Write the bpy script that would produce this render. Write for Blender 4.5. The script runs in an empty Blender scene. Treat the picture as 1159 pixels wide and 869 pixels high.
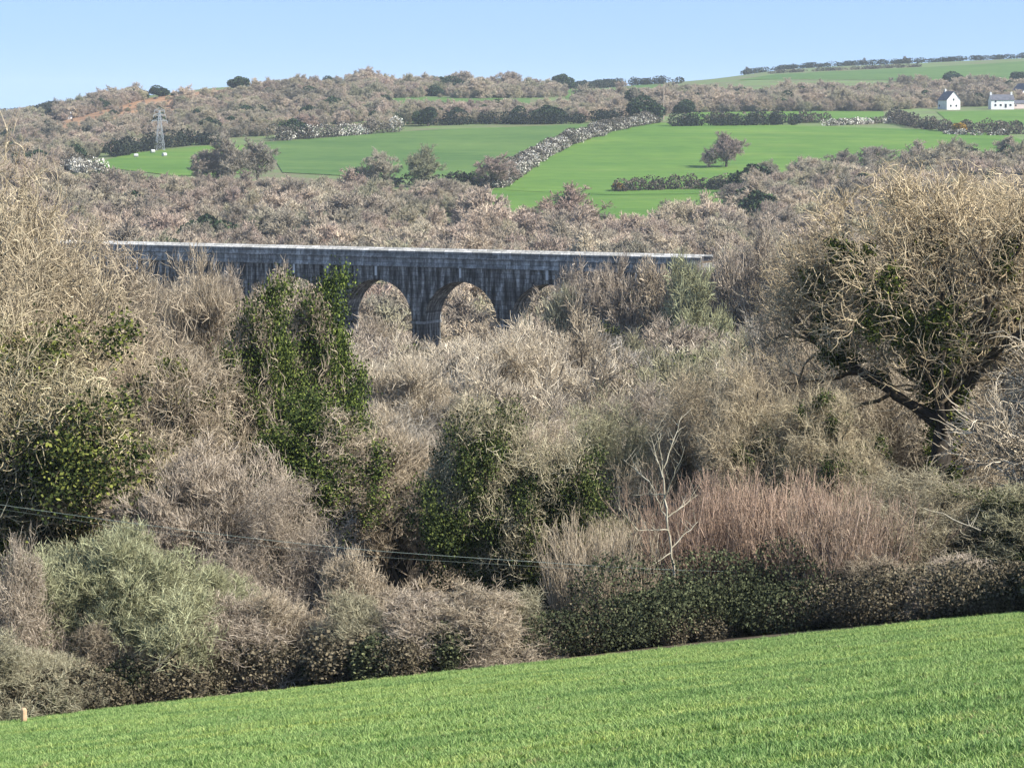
import bpy, bmesh, math, random
import numpy as np
from mathutils import Vector, Matrix

# ------------------------------------------------------------------ camera, sky, sun
S = bpy.context.scene
COL = S.collection
F = 3300.0; CX, CY, HOR = 579.5, 434.5, 130.0
PITCH = math.atan((CY - HOR) / F)
cp, sp = math.cos(PITCH), math.sin(PITCH)
cam_d = bpy.data.cameras.new('camera'); cam = bpy.data.objects.new('camera', cam_d); COL.objects.link(cam)
cam_d.sensor_width = 36; cam_d.lens = 36 * F / 1159.0
cam_d.clip_start = 0.5; cam_d.clip_end = 20000
cam.location = (0, 0, 0); cam.rotation_euler = (math.radians(90) - PITCH, 0, 0)
S.camera = cam

SUN_EL = math.radians(40); SUN_AZ = math.atan2(0.95, -0.42)   # azimuth from +Y clockwise: to the right and a little behind us
W = bpy.data.worlds.new('World'); S.world = W; W.use_nodes = True
nt = W.node_tree; nt.nodes.clear()
wo = nt.nodes.new('ShaderNodeOutputWorld'); bg = nt.nodes.new('ShaderNodeBackground')
sky = nt.nodes.new('ShaderNodeTexSky'); sky.sky_type = 'NISHITA'; sky.sun_disc = False
sky.sun_elevation = SUN_EL; sky.sun_rotation = SUN_AZ
sky.air_density = 1.0; sky.dust_density = 0.3; sky.ozone_density = 1.6
tc = nt.nodes.new('ShaderNodeTexCoord'); mp = nt.nodes.new('ShaderNodeMapping'); mp.vector_type = 'POINT'
mp.inputs['Scale'].default_value = (1, 1, 0.75); mp.inputs['Location'].default_value = (0, 0, 0.27)
nt.links.new(tc.outputs['Generated'], mp.inputs[0]); nt.links.new(mp.outputs[0], sky.inputs[0])
nt.links.new(sky.outputs[0], bg.inputs[0]); nt.links.new(bg.outputs[0], wo.inputs[0])
bg.inputs[1].default_value = 0.15
sd = bpy.data.lights.new('sun', 'SUN'); sd.energy = 5.0; sd.angle = math.radians(0.5); sd.color = (1, 0.95, 0.86)
sun = bpy.data.objects.new('sun', sd); COL.objects.link(sun)
tosun = Vector((math.sin(SUN_AZ) * math.cos(SUN_EL), math.cos(SUN_AZ) * math.cos(SUN_EL), math.sin(SUN_EL)))
sun.rotation_euler = tosun.to_track_quat('Z', 'Y').to_euler()
vs = S.view_settings; vs.view_transform = 'Standard'; vs.look = 'None'; vs.exposure = 0.75; vs.gamma = 1
cy = S.cycles; cy.max_bounces = 5; cy.diffuse_bounces = 3; cy.glossy_bounces = 1; cy.transmission_bounces = 1
cy.transparent_max_bounces = 4; cy.volume_bounces = 1; cy.caustics_reflective = False; cy.caustics_refractive = False
cy.use_denoising = True; cy.denoiser = 'OPENIMAGEDENOISE'  # twigs stay crisp

# ------------------------------------------------------------------ picture <-> place
def ray(px, py):
    X = (np.asarray(px, float) - CX) / F; Y = -(np.asarray(py, float) - CY) / F
    d = cp + Y * sp
    return X / d, (Y * cp - sp) / d          # x/y , z/y
def proj(x, y, z):
    d = y * cp - z * sp; up = y * sp + z * cp
    return CX + F * x / d, CY - F * up / d
U_OF = lambda px: (px - CX) / F

def pchip(xk, yk, x):
    xk = np.asarray(xk, float); yk = np.asarray(yk, float)
    h = np.diff(xk); d = np.diff(yk) / h
    m = np.zeros(len(xk)); m[0] = d[0]; m[-1] = d[-1]
    for i in range(1, len(xk) - 1):
        if d[i-1] * d[i] > 0:
            w1 = 2*h[i] + h[i-1]; w2 = h[i] + 2*h[i-1]
            m[i] = (w1 + w2) / (w1/d[i-1] + w2/d[i])
    i = np.clip(np.searchsorted(xk, x) - 1, 0, len(h) - 1)
    t = np.clip((x - xk[i]) / h[i], 0, 1)
    return ((1+2*t)*(1-t)**2*yk[i] + t*(1-t)**2*h[i]*m[i] + t*t*(3-2*t)*yk[i+1] + t*t*(t-1)*h[i]*m[i+1])

COLS = [0, 150, 300, 450, 600, 750, 900, 1050, 1159]
YS =  [500, 600, 750, 850, 1000, 1150, 1350, 1550, 1750, 2000, 2300, 2700, 3500, 5000, 9000]
PYT = [[404,350,288,232,204,184,167,156,148,141,137.5,135,135,133,134],
       [404,350,290,238,206,181,152,128,111,119,126,130,134,134,134],
       [404,352,291,244,209,181,148,120, 97,103,112,122,132,134,134],
       [404,352,292,250,213,184,146,124,108, 92, 99,110,128,134,134],
       [404,354,293,255,216,186,145,126,112,101,106,114,130,134,134],
       [404,354,293,257,217,187,143,128,116,103, 94, 99,120,134,134],
       [404,354,293,257,217,186,145,128,114, 99, 86, 78, 95,134,134],
       [404,352,291,252,214,184,149,130,116, 99, 84, 71, 90,134,134],
       [404,350,289,248,212,183,152,131,116, 98, 82, 66, 85,134,134]]
_Y = np.geomspace(500, 9000, 400); _C = np.linspace(0, 1159, 240)
_T = np.zeros((len(COLS), 400))
for j, row in enumerate(PYT):
    py = pchip(YS, row, _Y); _T[j] = ray(CX, py)[1] * _Y
_Z = np.zeros((240, 400))
for k in range(400): _Z[:, k] = pchip(COLS, _T[:, k], _C)

NY = [-60, 0, 85, 120, 200, 300, 400, 500]
NZ = [-1.8, -2, -16.11, -22.0, -32.5, -39.5, -42.5, -41.6]
NC = [.108, .108, .108, .10, .06, .03, .01, .0]
def ground(x, y):
    x = np.asarray(x, float); y = np.asarray(y, float)
    xc = np.clip(x, -.4 * np.maximum(y, 0) - 60, .4 * np.maximum(y, 0) + 60)
    yy = np.clip(y, -60, 500)
    # hedge line at about 79.7 m, then the bank falls to the valley
    zn = np.where(yy < 85, np.where(yy < 0, -2 + .003 * yy, -2 - .166 * yy), pchip(NY[2:], NZ[2:], yy)) + np.interp(yy, NY, NC) * xc
    yf = np.maximum(y, 500)
    ci = np.clip((x / yf * F + CX) / 1159 * 239, 0, 238.999); yi = np.clip(np.log(yf / 500) / np.log(18) * 399, 0, 398.999)
    i = ci.astype(int); j = yi.astype(int); a = ci - i; b = yi - j
    zf = (_Z[i, j]*(1-a)*(1-b) + _Z[i+1, j]*a*(1-b) + _Z[i, j+1]*(1-a)*b + _Z[i+1, j+1]*a*b)
    w = np.clip((y - 420) / 80, 0, 1); w = w*w*(3-2*w)
    r = np.sin(x * .021 + 1.3) * np.cos(y * .017) * .8 * np.clip((y - 120) / 100, 0, 1) * np.clip((1200 - y) / 600, 0, 1)
    return zn * (1 - w) + zf * w + r
_yy = np.concatenate([np.linspace(20, 500, 500), np.geomspace(501, 8500, 1800)])
def hit(px, py, lo=0):
    """first point of the ground seen at that pixel, beyond lo metres"""
    u, v = ray(px, py)
    g = ground(u * _yy, _yy); below = (g > v * _yy) & (_yy > lo)
    if not below.any():                       # just over the skyline: take the crest below that pixel
        k = np.where(_yy > max(lo, 600), (g - v * _yy) / _yy, -1e9); y = _yy[np.argmax(k)]
        return float(u * y), float(y), float(ground(u * y, y))
    y = _yy[np.argmax(below)]
    return float(u * y), float(y), float(ground(u * y, y))
def at(px, y):
    return float(ray(px, HOR + 100)[0] * y)
def ztop(py, y): return float(ray(CX, py)[1] * y)

# ------------------------------------------------------------------ object helpers
def tag(o, label=None, cat=None, group=None, kind=None):
    if label: o['label'] = label
    if cat: o['category'] = cat
    if group: o['group'] = group
    if kind: o['kind'] = kind
    return o
def link(name, data, parent=None, loc=None):
    o = bpy.data.objects.new(name, data); COL.objects.link(o)
    if parent: o.parent = parent
    if loc is not None: o.location = loc
    return o
def npmesh(name, V, Q, mat, tone=None, smooth=False):
    """V (n,3), Q (m,4) or (m,3)"""
    me = bpy.data.meshes.new(name)
    V = np.ascontiguousarray(V, np.float32); Q = np.ascontiguousarray(Q, np.int32); k = Q.shape[1]
    me.vertices.add(len(V)); me.vertices.foreach_set('co', V.ravel())
    me.loops.add(Q.size); me.loops.foreach_set('vertex_index', Q.ravel())
    me.polygons.add(len(Q)); me.polygons.foreach_set('loop_start', np.arange(0, Q.size, k, dtype=np.int32))
    me.polygons.foreach_set('loop_total', np.full(len(Q), k, np.int32))
    if smooth: me.polygons.foreach_set('use_smooth', np.ones(len(Q), bool))
    if tone is not None:
        a = me.attributes.new('tone', 'FLOAT', 'POINT'); a.data.foreach_set('value', np.ascontiguousarray(tone, np.float32))
    me.update(); me.materials.append(mat); return me

class MB:
    def __init__(s): s.V = []; s.F = []
    def add(s, vs, fs):
        b = len(s.V); s.V += [tuple(v) for v in vs]; s.F += [tuple(b + i for i in f) for f in fs]
    def box(s, x0, x1, y0, y1, z0, z1):
        v = [(x0,y0,z0),(x1,y0,z0),(x1,y1,z0),(x0,y1,z0),(x0,y0,z1),(x1,y0,z1),(x1,y1,z1),(x0,y1,z1)]
        s.add(v, [(0,3,2,1),(4,5,6,7),(0,1,5,4),(1,2,6,5),(2,3,7,6),(3,0,4,7)])
    def bar(s, a, b, r, r2=None, n=6):
        a = Vector(a); b = Vector(b); r2 = r if r2 is None else r2
        t = (b - a).normalized(); p = t.cross(Vector((0,0,1)) if abs(t.z) < .9 else Vector((1,0,0))).normalized(); q = t.cross(p)
        v = [a + (p*math.cos(2*math.pi*i/n) + q*math.sin(2*math.pi*i/n))*r for i in range(n)] + [b + (p*math.cos(2*math.pi*i/n) + q*math.sin(2*math.pi*i/n))*r2 for i in range(n)]
        s.add(v, [(i, (i+1) % n, n + (i+1) % n, n + i) for i in range(n)] + [tuple(range(n))[::-1], tuple(range(n, 2*n))])
    def build(s, name, mat, parent=None, loc=None):
        me = bpy.data.meshes.new(name); me.from_pydata(s.V, [], s.F); me.update()
        bm = bmesh.new(); bm.from_mesh(me); bmesh.ops.recalc_face_normals(bm, faces=bm.faces); bm.to_mesh(me); bm.free()
        me.materials.append(mat); return link(name, me, parent, loc)

# ------------------------------------------------------------------ materials
def newmat(name, rough=.9):
    m = bpy.data.materials.new(name); m.use_nodes = True; n = m.node_tree
    b = n.nodes['Principled BSDF']; b.inputs['Roughness'].default_value = rough
    b.inputs['Specular IOR Level'].default_value = .2
    return m, n, b
def ramp(n, fac, stops):
    r = n.nodes.new('ShaderNodeValToRGB'); e = r.color_ramp.elements
    while len(e) < len(stops): e.new(.5)
    for i, (p, c) in enumerate(stops): e[i].position = p; e[i].color = (*c, 1)
    n.links.new(fac, r.inputs[0]); return r.outputs[0]
def mixc(n, a, b, fac, mode='MIX'):
    m = n.nodes.new('ShaderNodeMix'); m.data_type = 'RGBA'; m.blend_type = mode
    for s, v in ((6, a), (7, b)):
        if isinstance(v, tuple): m.inputs[s].default_value = (*v, 1)
        else: n.links.new(v, m.inputs[s])
    if isinstance(fac, float): m.inputs[0].default_value = fac
    else: n.links.new(fac, m.inputs[0])
    return m.outputs[2]
def noise(n, scale, detail=4, vec=None, rough=.6):
    t = n.nodes.new('ShaderNodeTexNoise'); t.inputs['Scale'].default_value = scale
    t.inputs['Detail'].default_value = detail; t.inputs['Roughness'].default_value = rough
    if vec is None:
        g = n.nodes.new('ShaderNodeNewGeometry'); vec = g.outputs['Position']
    n.links.new(vec, t.inputs['Vector']); return t.outputs['Fac']
def mapped(n, scale, obj=True):
    if obj:
        t = n.nodes.new('ShaderNodeTexCoord').outputs['Object']
    else: t = n.nodes.new('ShaderNodeNewGeometry').outputs['Position']
    m = n.nodes.new('ShaderNodeMapping'); m.inputs['Scale'].default_value = scale
    n.links.new(t, m.inputs[0]); return m.outputs[0]
def twig_mat(name, dark, mid, light, use_color=True, rnd=None, lich=None):
    m, n, b = newmat(name)
    a = n.nodes.new('ShaderNodeAttribute'); a.attribute_name = 'tone'
    c = ramp(n, a.outputs['Fac'], [(0, dark), (.5, mid), (1, light)] if not lich else [(0, dark), (.5, mid), (.82, lich), (1, light)])
    oi = n.nodes.new('ShaderNodeObjectInfo')
    if rnd:
        c = mixc(n, c, ramp(n, oi.outputs['Random'], rnd), 1.0, 'MULTIPLY')
    if use_color: c = mixc(n, c, oi.outputs['Color'], 1.0, 'MULTIPLY')
    n.links.new(c, b.inputs['Base Color']); return m
M_BARK = twig_mat('bark', (.035,.03,.024), (.075,.06,.045), (.15,.12,.09), False)
M_TWIG = twig_mat('bare_twigs', (.085,.072,.058), (.27,.235,.192), (.74,.67,.56), lich=(.45,.405,.325))  # bark tones; dark end lowered to put inner crown shade into the colour
M_IVY = twig_mat('ivy_leaves', (.008,.014,.006), (.030,.044,.013), (.150,.165,.050))
M_FAR = twig_mat('distant_twigs', (.10,.088,.075), (.32,.282,.245), (.54,.49,.42), False,
                 [(0,(.80,.77,.73)),(.2,(1.12,1.06,.98)),(.4,(.80,.88,.68)),(.55,(1.06,.97,.93)),(.75,(.58,.59,.56)),(1,(1.38,1.33,1.2))])
def species_patches(m):
    n = m.node_tree; b = n.nodes['Principled BSDF']; src = b.inputs['Base Color'].links[0].from_socket
    c = mixc(n, src, ramp(n, noise(n, .028, 3), [(.32,(.70,.72,.66)),(.44,(1.0,1.0,.92)),(.54,(1.03,.95,.92)),(.66,(1.25,1.20,1.10))]), 1.0, 'MULTIPLY')
    n.links.new(c, b.inputs['Base Color'])
species_patches(M_FAR)
M_FARI = twig_mat('distant_tree_twigs', (.12,.105,.09), (.30,.26,.22), (.46,.40,.34))
M_EVER = twig_mat('evergreen_leaves', (.012,.02,.012), (.03,.05,.025), (.07,.11,.04))
M_SCRUB = twig_mat('bramble_leaves', (.016,.02,.012), (.055,.065,.03), (.16,.17,.08), False)  # pale end brightened as highlights painted on the leaves
M_SCRUB2 = twig_mat('dry_bramble_leaves', (.035,.03,.02), (.115,.095,.06), (.25,.21,.135), False)
M_HEDGE = twig_mat('hedge_leaves', (.018,.022,.012), (.065,.076,.035), (.20,.215,.11), False)  # bramble leaves again, with leaf highlights put into the pale end
def hedge_mat(name, flower):
    return twig_mat(name, (.03,.03,.022), (.13,.11,.08), flower, False)
M_HB = hedge_mat('blossom_hedge', (.80,.76,.66))
M_HG = hedge_mat('brown_hedge', (.26,.22,.16))
M_HD = twig_mat('dark_hedge', (.012,.018,.014), (.03,.04,.025), (.10,.10,.06), False)

def ground_mat(name, stops, scale, s2=None):
    m, n, b = newmat(name, 1)
    f = noise(n, scale, 6)
    c = ramp(n, f, stops)
    if s2: c = mixc(n, c, ramp(n, noise(n, s2, 3), [(.35,(.75,.75,.75)),(.65,(1.2,1.2,1.15))]), 1.0, 'MULTIPLY')
    n.links.new(c, b.inputs['Base Color']); return m
M_GROUND = ground_mat('leaf_litter_ground', [(.3,(.07,.055,.035)),(.5,(.12,.09,.06)),(.7,(.10,.11,.05))], .06, .4)
def far_grass(m):
    n = m.node_tree; b = n.nodes['Principled BSDF']; src = b.inputs['Base Color'].links[0].from_socket
    g = n.nodes.new('ShaderNodeNewGeometry'); sx = n.nodes.new('ShaderNodeSeparateXYZ'); n.links.new(g.outputs['Position'], sx.inputs[0])
    mr = n.nodes.new('ShaderNodeMapRange'); mr.inputs[1].default_value = 640; mr.inputs[2].default_value = 720; n.links.new(sx.outputs[1], mr.inputs[0])
    c = mixc(n, src, ramp(n, noise(n, .03, 5), [(.35,(.17,.15,.09)),(.5,(.13,.17,.065)),(.65,(.15,.21,.07))]), mr.outputs[0]); n.links.new(c, b.inputs['Base Color'])
far_grass(M_GROUND)
M_TURF = ground_mat('turf', [(.3,(.08,.15,.03)),(.7,(.13,.22,.05))], .5, 2.)
def field_mat(name, a, bcol, c):
    m, n, b = newmat(name, 1)
    v = mapped(n, (.012, .07, .02), False)
    f = noise(n, 1, 6, v); f2 = noise(n, .02, 5)
    col = mixc(n, ramp(n, f, [(.3,a),(.55,bcol),(.75,c)]), ramp(n, f2, [(.3,(.78,.84,.8)),(.7,(1.2,1.1,1.1))]), 1.0, 'MULTIPLY')
    col = mixc(n, col, ramp(n, noise(n, 1, 4, mapped(n, (.12, .35, .1), False)), [(.35,(.82,.86,.85)),(.65,(1.15,1.1,1.05))]), 1.0, 'MULTIPLY')
    n.links.new(col, b.inputs['Base Color']); return m
M_FIELD = field_mat('pasture', (.075,.165,.025), (.10,.195,.032), (.145,.215,.045))
M_FIELD2 = field_mat('cool_pasture', (.07,.14,.035), (.09,.165,.04), (.115,.18,.05))
M_BRACK = ground_mat('dead_bracken', [(.3,(.16,.10,.06)),(.5,(.34,.19,.10)),(.7,(.40,.25,.15))], .03, .2)

# ------------------------------------------------------------------ terrain
def terrain():
    ys = np.concatenate([np.linspace(-58, 76, 45), np.linspace(79, 500, 130), np.geomspace(510, 8900, 150)])
    us = np.concatenate([np.linspace(-1.2, -.25, 14)[:-1], np.linspace(-.25, .25, 170), np.linspace(.25, 1.2, 14)[1:]])
    Y, Uu = np.meshgrid(ys, us, indexing='ij'); X = Uu * (Y + 60); Z = ground(X, Y)
    nY, nU = Y.shape; V = np.stack([X, Y, Z], -1).reshape(-1, 3)
    i = np.arange(nY - 1)[:, None] * nU + np.arange(nU - 1)[None]
    Q = np.stack([i, i + 1, i + nU + 1, i + nU], -1).reshape(-1, 4)
    me = npmesh('ground', V, Q, M_GROUND, smooth=True); tag(link('ground', me), kind='structure')
terrain()

def patch(name, poly_px, mat, off=.25, far=True, step=6.0, world=None, lo=400):
    """a sheet of land lying on the ground, its corners given where the photo shows them; convex"""
    if world is None:
        P = [hit(px, py, lo) for px, py in poly_px]; P = [(p[0], p[1]) for p in P if p]
    else: P = world
    xs = [p[0] for p in P]; ys = [p[1] for p in P]
    nx = max(2, min(140, int((max(xs)-min(xs))/step))); ny = max(2, min(140, int((max(ys)-min(ys))/step)))
    gx = np.linspace(min(xs), max(xs), nx+1); gy = np.linspace(min(ys), max(ys), ny+1)
    Y, X = np.meshgrid(gy, gx, indexing='ij'); V = np.stack([X, Y, np.zeros_like(X)], -1).reshape(-1, 3)
    i = np.arange(ny)[:, None]*(nx+1) + np.arange(nx)[None]
    Q = np.stack([i, i+1, i+nx+2, i+nx+1], -1).reshape(-1, 4)
    me = npmesh(name, V, Q, mat, smooth=True)
    bm = bmesh.new(); bm.from_mesh(me)
    a = sum(P[k][0]*P[(k+1) % len(P)][1] - P[(k+1) % len(P)][0]*P[k][1] for k in range(len(P)))
    if a < 0: P = P[::-1]
    for k in range(len(P)):
        p, q = P[k], P[(k+1) % len(P)]
        nrm = Vector((q[1]-p[1], -(q[0]-p[0]), 0)).normalized()
        bmesh.ops.bisect_plane(bm, geom=bm.verts[:]+bm.edges[:]+bm.faces[:], plane_co=(p[0], p[1], 0), plane_no=nrm, clear_outer=True)
    co = np.array([v.co[:] for v in bm.verts])
    z = ground(co[:, 0], co[:, 1]) + off
    for v, zz in zip(bm.verts, z): v.co.z = zz
    bm.to_mesh(me); bm.free(); me.update()
    return tag(link(name, me), kind='structure')
# the near pasture
hedge_px = [(-260,853),(0,818),(270,784),(480,764),(580,751),(700,738),(860,718),(1159,693),(1400,672)]
def plane_hit(px, py):
    u, v = ray(px, py); y = -2 / (v + .166 - .108 * u); return float(u * y), float(y)
def EY(px): return plane_hit(px, float(np.interp(px, [a[0] for a in hedge_px], [a[1] for a in hedge_px])))[1]
HL = [plane_hit(*p) for p in hedge_px]
HLx = [p[0] for p in HL]; HLy = [p[1] for p in HL]
patch('pasture', None, M_TURF, off=.004, step=2.0, world=[(-45, -40), (45, -40), (HLx[-1], 79.9), (HLx[0], 79.9)])
patch('far_field', [(520,214),(540,262),(700,266),(850,262),(870,214)], M_FIELD)
patch('far_field', [(556,216),(606,181),(680,152),(745,140),(1135,151),(1170,165),(1170,210),(690,222)], M_FIELD, off=.35)
patch('far_field', [(300,162),(480,148),(700,140),(735,140),(560,205),(500,205),(320,196)], M_FIELD2)
patch('far_field', [(95,188),(150,174),(230,166),(300,164),(300,196),(200,200)], M_FIELD)
patch('far_field', [(430,124),(450,111),(600,111),(600,124),(560,128)], M_FIELD2)
patch('far_field', [(455,134),(470,130),(640,130),(640,137),(460,141)], M_FIELD2)
patch('far_field', [(640,101),(720,97),(760,97),(760,109),(640,112)], M_FIELD2)
patch('far_field', [(770,128),(1000,127),(1000,140),(790,140)], M_FIELD)
patch('far_field', [(790,101),(880,84),(960,76),(1159,70),(1400,62),(1400,96),(1159,92),(960,98)], M_FIELD2, step=12)
patch('far_field', [(1060,127),(1159,125),(1159,142),(1075,140)], M_FIELD)
patch('bracken_slope', [(5,160),(20,146),(100,124),(200,106),(300,103),(300,118),(140,142),(60,156)], M_BRACK)
patch('bracken_slope', [(270,102),(330,96),(420,100),(400,108),(290,108)], M_BRACK)

# ------------------------------------------------------------------ branch geometry
def tubes(P, R, k=3):
    """P (N,n,3), R (N,n) -> verts, quads"""
    N, n, _ = P.shape
    T = P[:, -1] - P[:, 0]; T /= np.linalg.norm(T, axis=1, keepdims=True) + 1e-9
    ref = np.where(np.abs(T[:, 2:3]) < .8, np.array([[0, 0, 1.]]), np.array([[1., 0, 0]]))
    A = np.cross(T, ref); A /= np.linalg.norm(A, axis=1, keepdims=True); B = np.cross(T, A)
    an = np.arange(k) * 2 * np.pi / k
    off = A[:, None, None] * np.cos(an)[None, None, :, None] + B[:, None, None] * np.sin(an)[None, None, :, None]
    V = P[:, :, None] + off * R[:, :, None, None]
    base = (np.arange(N) * n * k)[:, None, None] + (np.arange(n - 1) * k)[None, :, None]
    j = np.arange(k)[None, None]; j2 = (j + 1) % k
    Q = np.stack([base + j, base + j2, base + k + j2, base + k + j], -1).reshape(-1, 4)
    return V.reshape(-1, 3), Q
def rnorm(rng, n): v = rng.normal(size=(n, 3)); return v / np.linalg.norm(v, axis=1, keepdims=True)
def unit(v): return v / (np.linalg.norm(v, axis=-1, keepdims=True) + 1e-9)
def grow(rng, P, R, k, t0, t1, L, ang, up=.1, out=.0, wig=.2, n=4, rr=.6, rend=.3, rmin=0., axis=None, lvar=.35, taperL=.35):
    N, m, _ = P.shape; idx = np.repeat(np.arange(N), k); M = len(idx)
    t = rng.uniform(t0, t1, M); f = t * (m - 1); i = np.minimum(f.astype(int), m - 2); a = (f - i)[:, None]
    p = P[idx, i] * (1 - a) + P[idx, i + 1] * a; tan = unit(P[idx, i + 1] - P[idx, i])
    r = (R[idx, i] * (1 - a[:, 0]) + R[idx, i + 1] * a[:, 0])
    perp = unit(np.cross(tan, rnorm(rng, M))); g = np.radians(rng.normal(ang, 12, M))[:, None]
    d = np.cos(g) * tan + np.sin(g) * perp; d[:, 2] += up
    if out:
        o = p.copy()
        if axis is not None: o -= axis
        d += unit(o) * out
    d = unit(d)
    Ls = L * (1 + rng.uniform(-lvar, lvar, M)) * (1 - taperL * t)
    pts = [p]
    for s in range(n - 1):
        d = unit(d + rnorm(rng, M) * wig + np.array([0, 0, up * .35]))
        p = p + d * (Ls / (n - 1))[:, None]; pts.append(p)
    Rn = np.linspace(1, rend, n)[None] * np.maximum(r * rr, rmin)[:, None]
    return np.stack(pts, 1), Rn

def leafquads(rng, C, size, up=0.3, tone=None, asp=.8):
    N = len(C); n = unit(rnorm(rng, N) + np.array([0, 0, up])); a = unit(np.cross(n, rnorm(rng, N))); b = np.cross(n, a)
    s = size * rng.uniform(.6, 1.4, (N, 1)); a = a * s; b = b * s * asp
    V = np.stack([C - a, C - b * .9, C + a, C + b], 1).reshape(-1, 3)
    Q = np.arange(N * 4).reshape(-1, 4)
    return V, Q, np.repeat(tone if tone is not None else rng.uniform(0, 1, N), 4)
def cat(parts):
    V = []; Q = []; T = []; b = 0
    for v, q, t in parts: V.append(v); Q.append(q + b); T.append(t); b += len(v)
    return np.concatenate(V), np.concatenate(Q), np.concatenate(T)
def tones(rng, P, k, lo, hi):
    N, n, _ = P.shape; return np.repeat(rng.uniform(lo, hi, N), n * k)

PROTO = {}
def make_proto(key, seed, H=15., trunk=.33, nl=11, Ll=.42, ang=48, up=.12, wig=.22, counts=(7, 7, 6, 5), lens=(.45, .42, .45, .5), tr=.022,
               r0=.32, ivy=None, stems=1, mat=None, upt=.15, bias=0, out=.15, b0=.18, env=None, nseg=3, w2=1.25, ang2=(52, 50), hollow=0, l0=.5):
    rng = np.random.default_rng(seed)
    Ps = []; Rs = []
    for s in range(stems):
        h = H * trunk * (1 if stems == 1 else rng.uniform(.8, 1.2)); n = 6
        p = np.zeros((n, 3)); lean = rng.normal(0, .09 if stems == 1 else .35, 2)
        for i in range(1, n):
            p[i] = p[i-1] + np.array([lean[0] + rng.normal(0, .08), lean[1] + rng.normal(0, .08), 1]) * h / (n - 1)
        if stems > 1: p[:, :2] += rng.normal(0, .5, 2)
        p[0, 2] -= .5
        Ps.append(p); Rs.append(np.linspace(1.15, .62, n) * r0 * (1 if stems == 1 else .55))
    P0 = np.stack(Ps); R0 = np.stack(Rs)
    axis = np.array([0, 0, H * .35])
    P1, R1 = grow(rng, P0, R0, max(2, nl // stems), l0, 1.0, H * Ll, ang, up, out, wig, 7, .62, .35, axis=axis, taperL=0.05)
    # leaders
    Pl, Rl = grow(rng, P0, R0, 3 if stems == 1 else 2, .93, 1.0, H * Ll * 1.0, 15, .45, 0, wig * .8, 7, .75, .35, taperL=0, lvar=.15)
    P1 = np.concatenate([P1, Pl]); R1 = np.concatenate([R1, Rl])
    L = H * Ll
    P2, R2 = grow(rng, P1, R1, counts[0], b0, 1.0, L * lens[0], ang2[0], upt, out, wig, 5, .6, .4, axis=axis)
    lv = [(P2, R2)]; Lc = L * lens[0]
    for c, l in zip(counts[1:], lens[1:]):
        Lc *= l * 1.15
        P, R = lv[-1]
        lv.append(grow(rng, P, R, c, .15, 1.0, max(Lc, .35), ang2[1], upt, out, wig * w2, nseg if c == counts[-1] else 4, .6, .4, rmin=tr, axis=axis))
    if env:   # keep the crown inside a lumpy dome (half width, half height, height of its middle), as wind and light do
        rx, rz, zc = env; lump = rng.normal(size=(9, 3)); lump = unit(lump); amp = rng.uniform(-.10, .16, 9)
        def inside(P, soft):
            v = (P[:, -1] - np.array([0, 0, zc])) / np.array([rx, rx, rz]); r = np.linalg.norm(v, axis=1); n_ = v / (r[:, None] + 1e-6)
            lim = 1 + ((np.clip(n_ @ lump.T, 0, 1) ** 3) * amp).sum(1)
            ok = r < lim * (1 + rng.normal(0, soft, len(r)))
            if hollow:
                ok &= (r > hollow * rng.uniform(.7, 1.15, len(r))) | (rng.random(len(r)) < .22)
                ok &= rng.random(len(r)) < np.clip((P[:, -1, 2] - .50 * H) / (.22 * H), .12, 1)
            return ok
        lv = [(P[m], R[m]) for li_, (P, R) in enumerate(lv) for m in [inside(P, .045) if li_ else np.ones(len(P), bool)]]
        P2 = lv[0][0]
    th = max(P2[:, :, 2].max(), lv[-1][0][:, :, 2].max()); s = 1.0 / np.quantile(lv[-1][0][:, -1, 2], .995)
    tr_parts = []
    for P, R in ((P0, R0), (P1, R1)):
        v, q = tubes(P, R, 6 if P is P0 else 5); tr_parts.append((v * s, q, tones(rng, P, 6 if P is P0 else 5, 0, .6)))
    cr = []
    for li, (P, R) in enumerate(lv):
        v, q = tubes(P, R, 3); lo, hi = ((0, .5), (.1, .7), (.25, 1.0), (.35, 1.0), (.4, 1))[min(li + bias, 4)]
        cr.append((v * s, q, tones(rng, P, 3, lo, hi)))
    d = {'s': s, 'H': H}
    d['trunk'] = npmesh('trunk', *cat(tr_parts)[:2], M_BARK, cat(tr_parts)[2], True)
    V, Q, T = cat(cr); d['crown'] = npmesh('crown', V, Q, mat or M_TWIG, T)
    d['w'] = float(np.quantile(np.abs(V[:, 0]), .97))
    if ivy:
        n, spread, size, frac = ivy
        pts = [P0.reshape(-1, 3)]
        sel = rng.permutation(len(P1))[:max(2, int(len(P1) * frac))]
        src = np.concatenate([np.concatenate([P0] * 3).reshape(-1, 6, 3)[:, :, :].repeat(1, 0).reshape(-1, 3), P1[sel][:, :6].reshape(-1, 3)])
        sel2 = rng.permutation(len(P2))[:int(len(P2) * frac * .5)]
        src = np.concatenate([src, P2[sel2].reshape(-1, 3)])
        nc_ = n // 260; k = rng.integers(0, len(src), nc_); cl = src[k] + rng.normal(0, spread, (nc_, 3)); cl[:, 2] = np.abs(cl[:, 2])
        C = cl[(len(cl) * rng.random(n) ** 1.25).astype(int)] + rng.normal(0, spread * .55, (n, 3)); C[:, 2] = np.maximum(C[:, 2], .1)
        v, q, t = leafquads(rng, C, size, .5)
        d['ivy'] = npmesh('ivy', v * s, q, M_IVY, t)
    PROTO[key] = d
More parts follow.
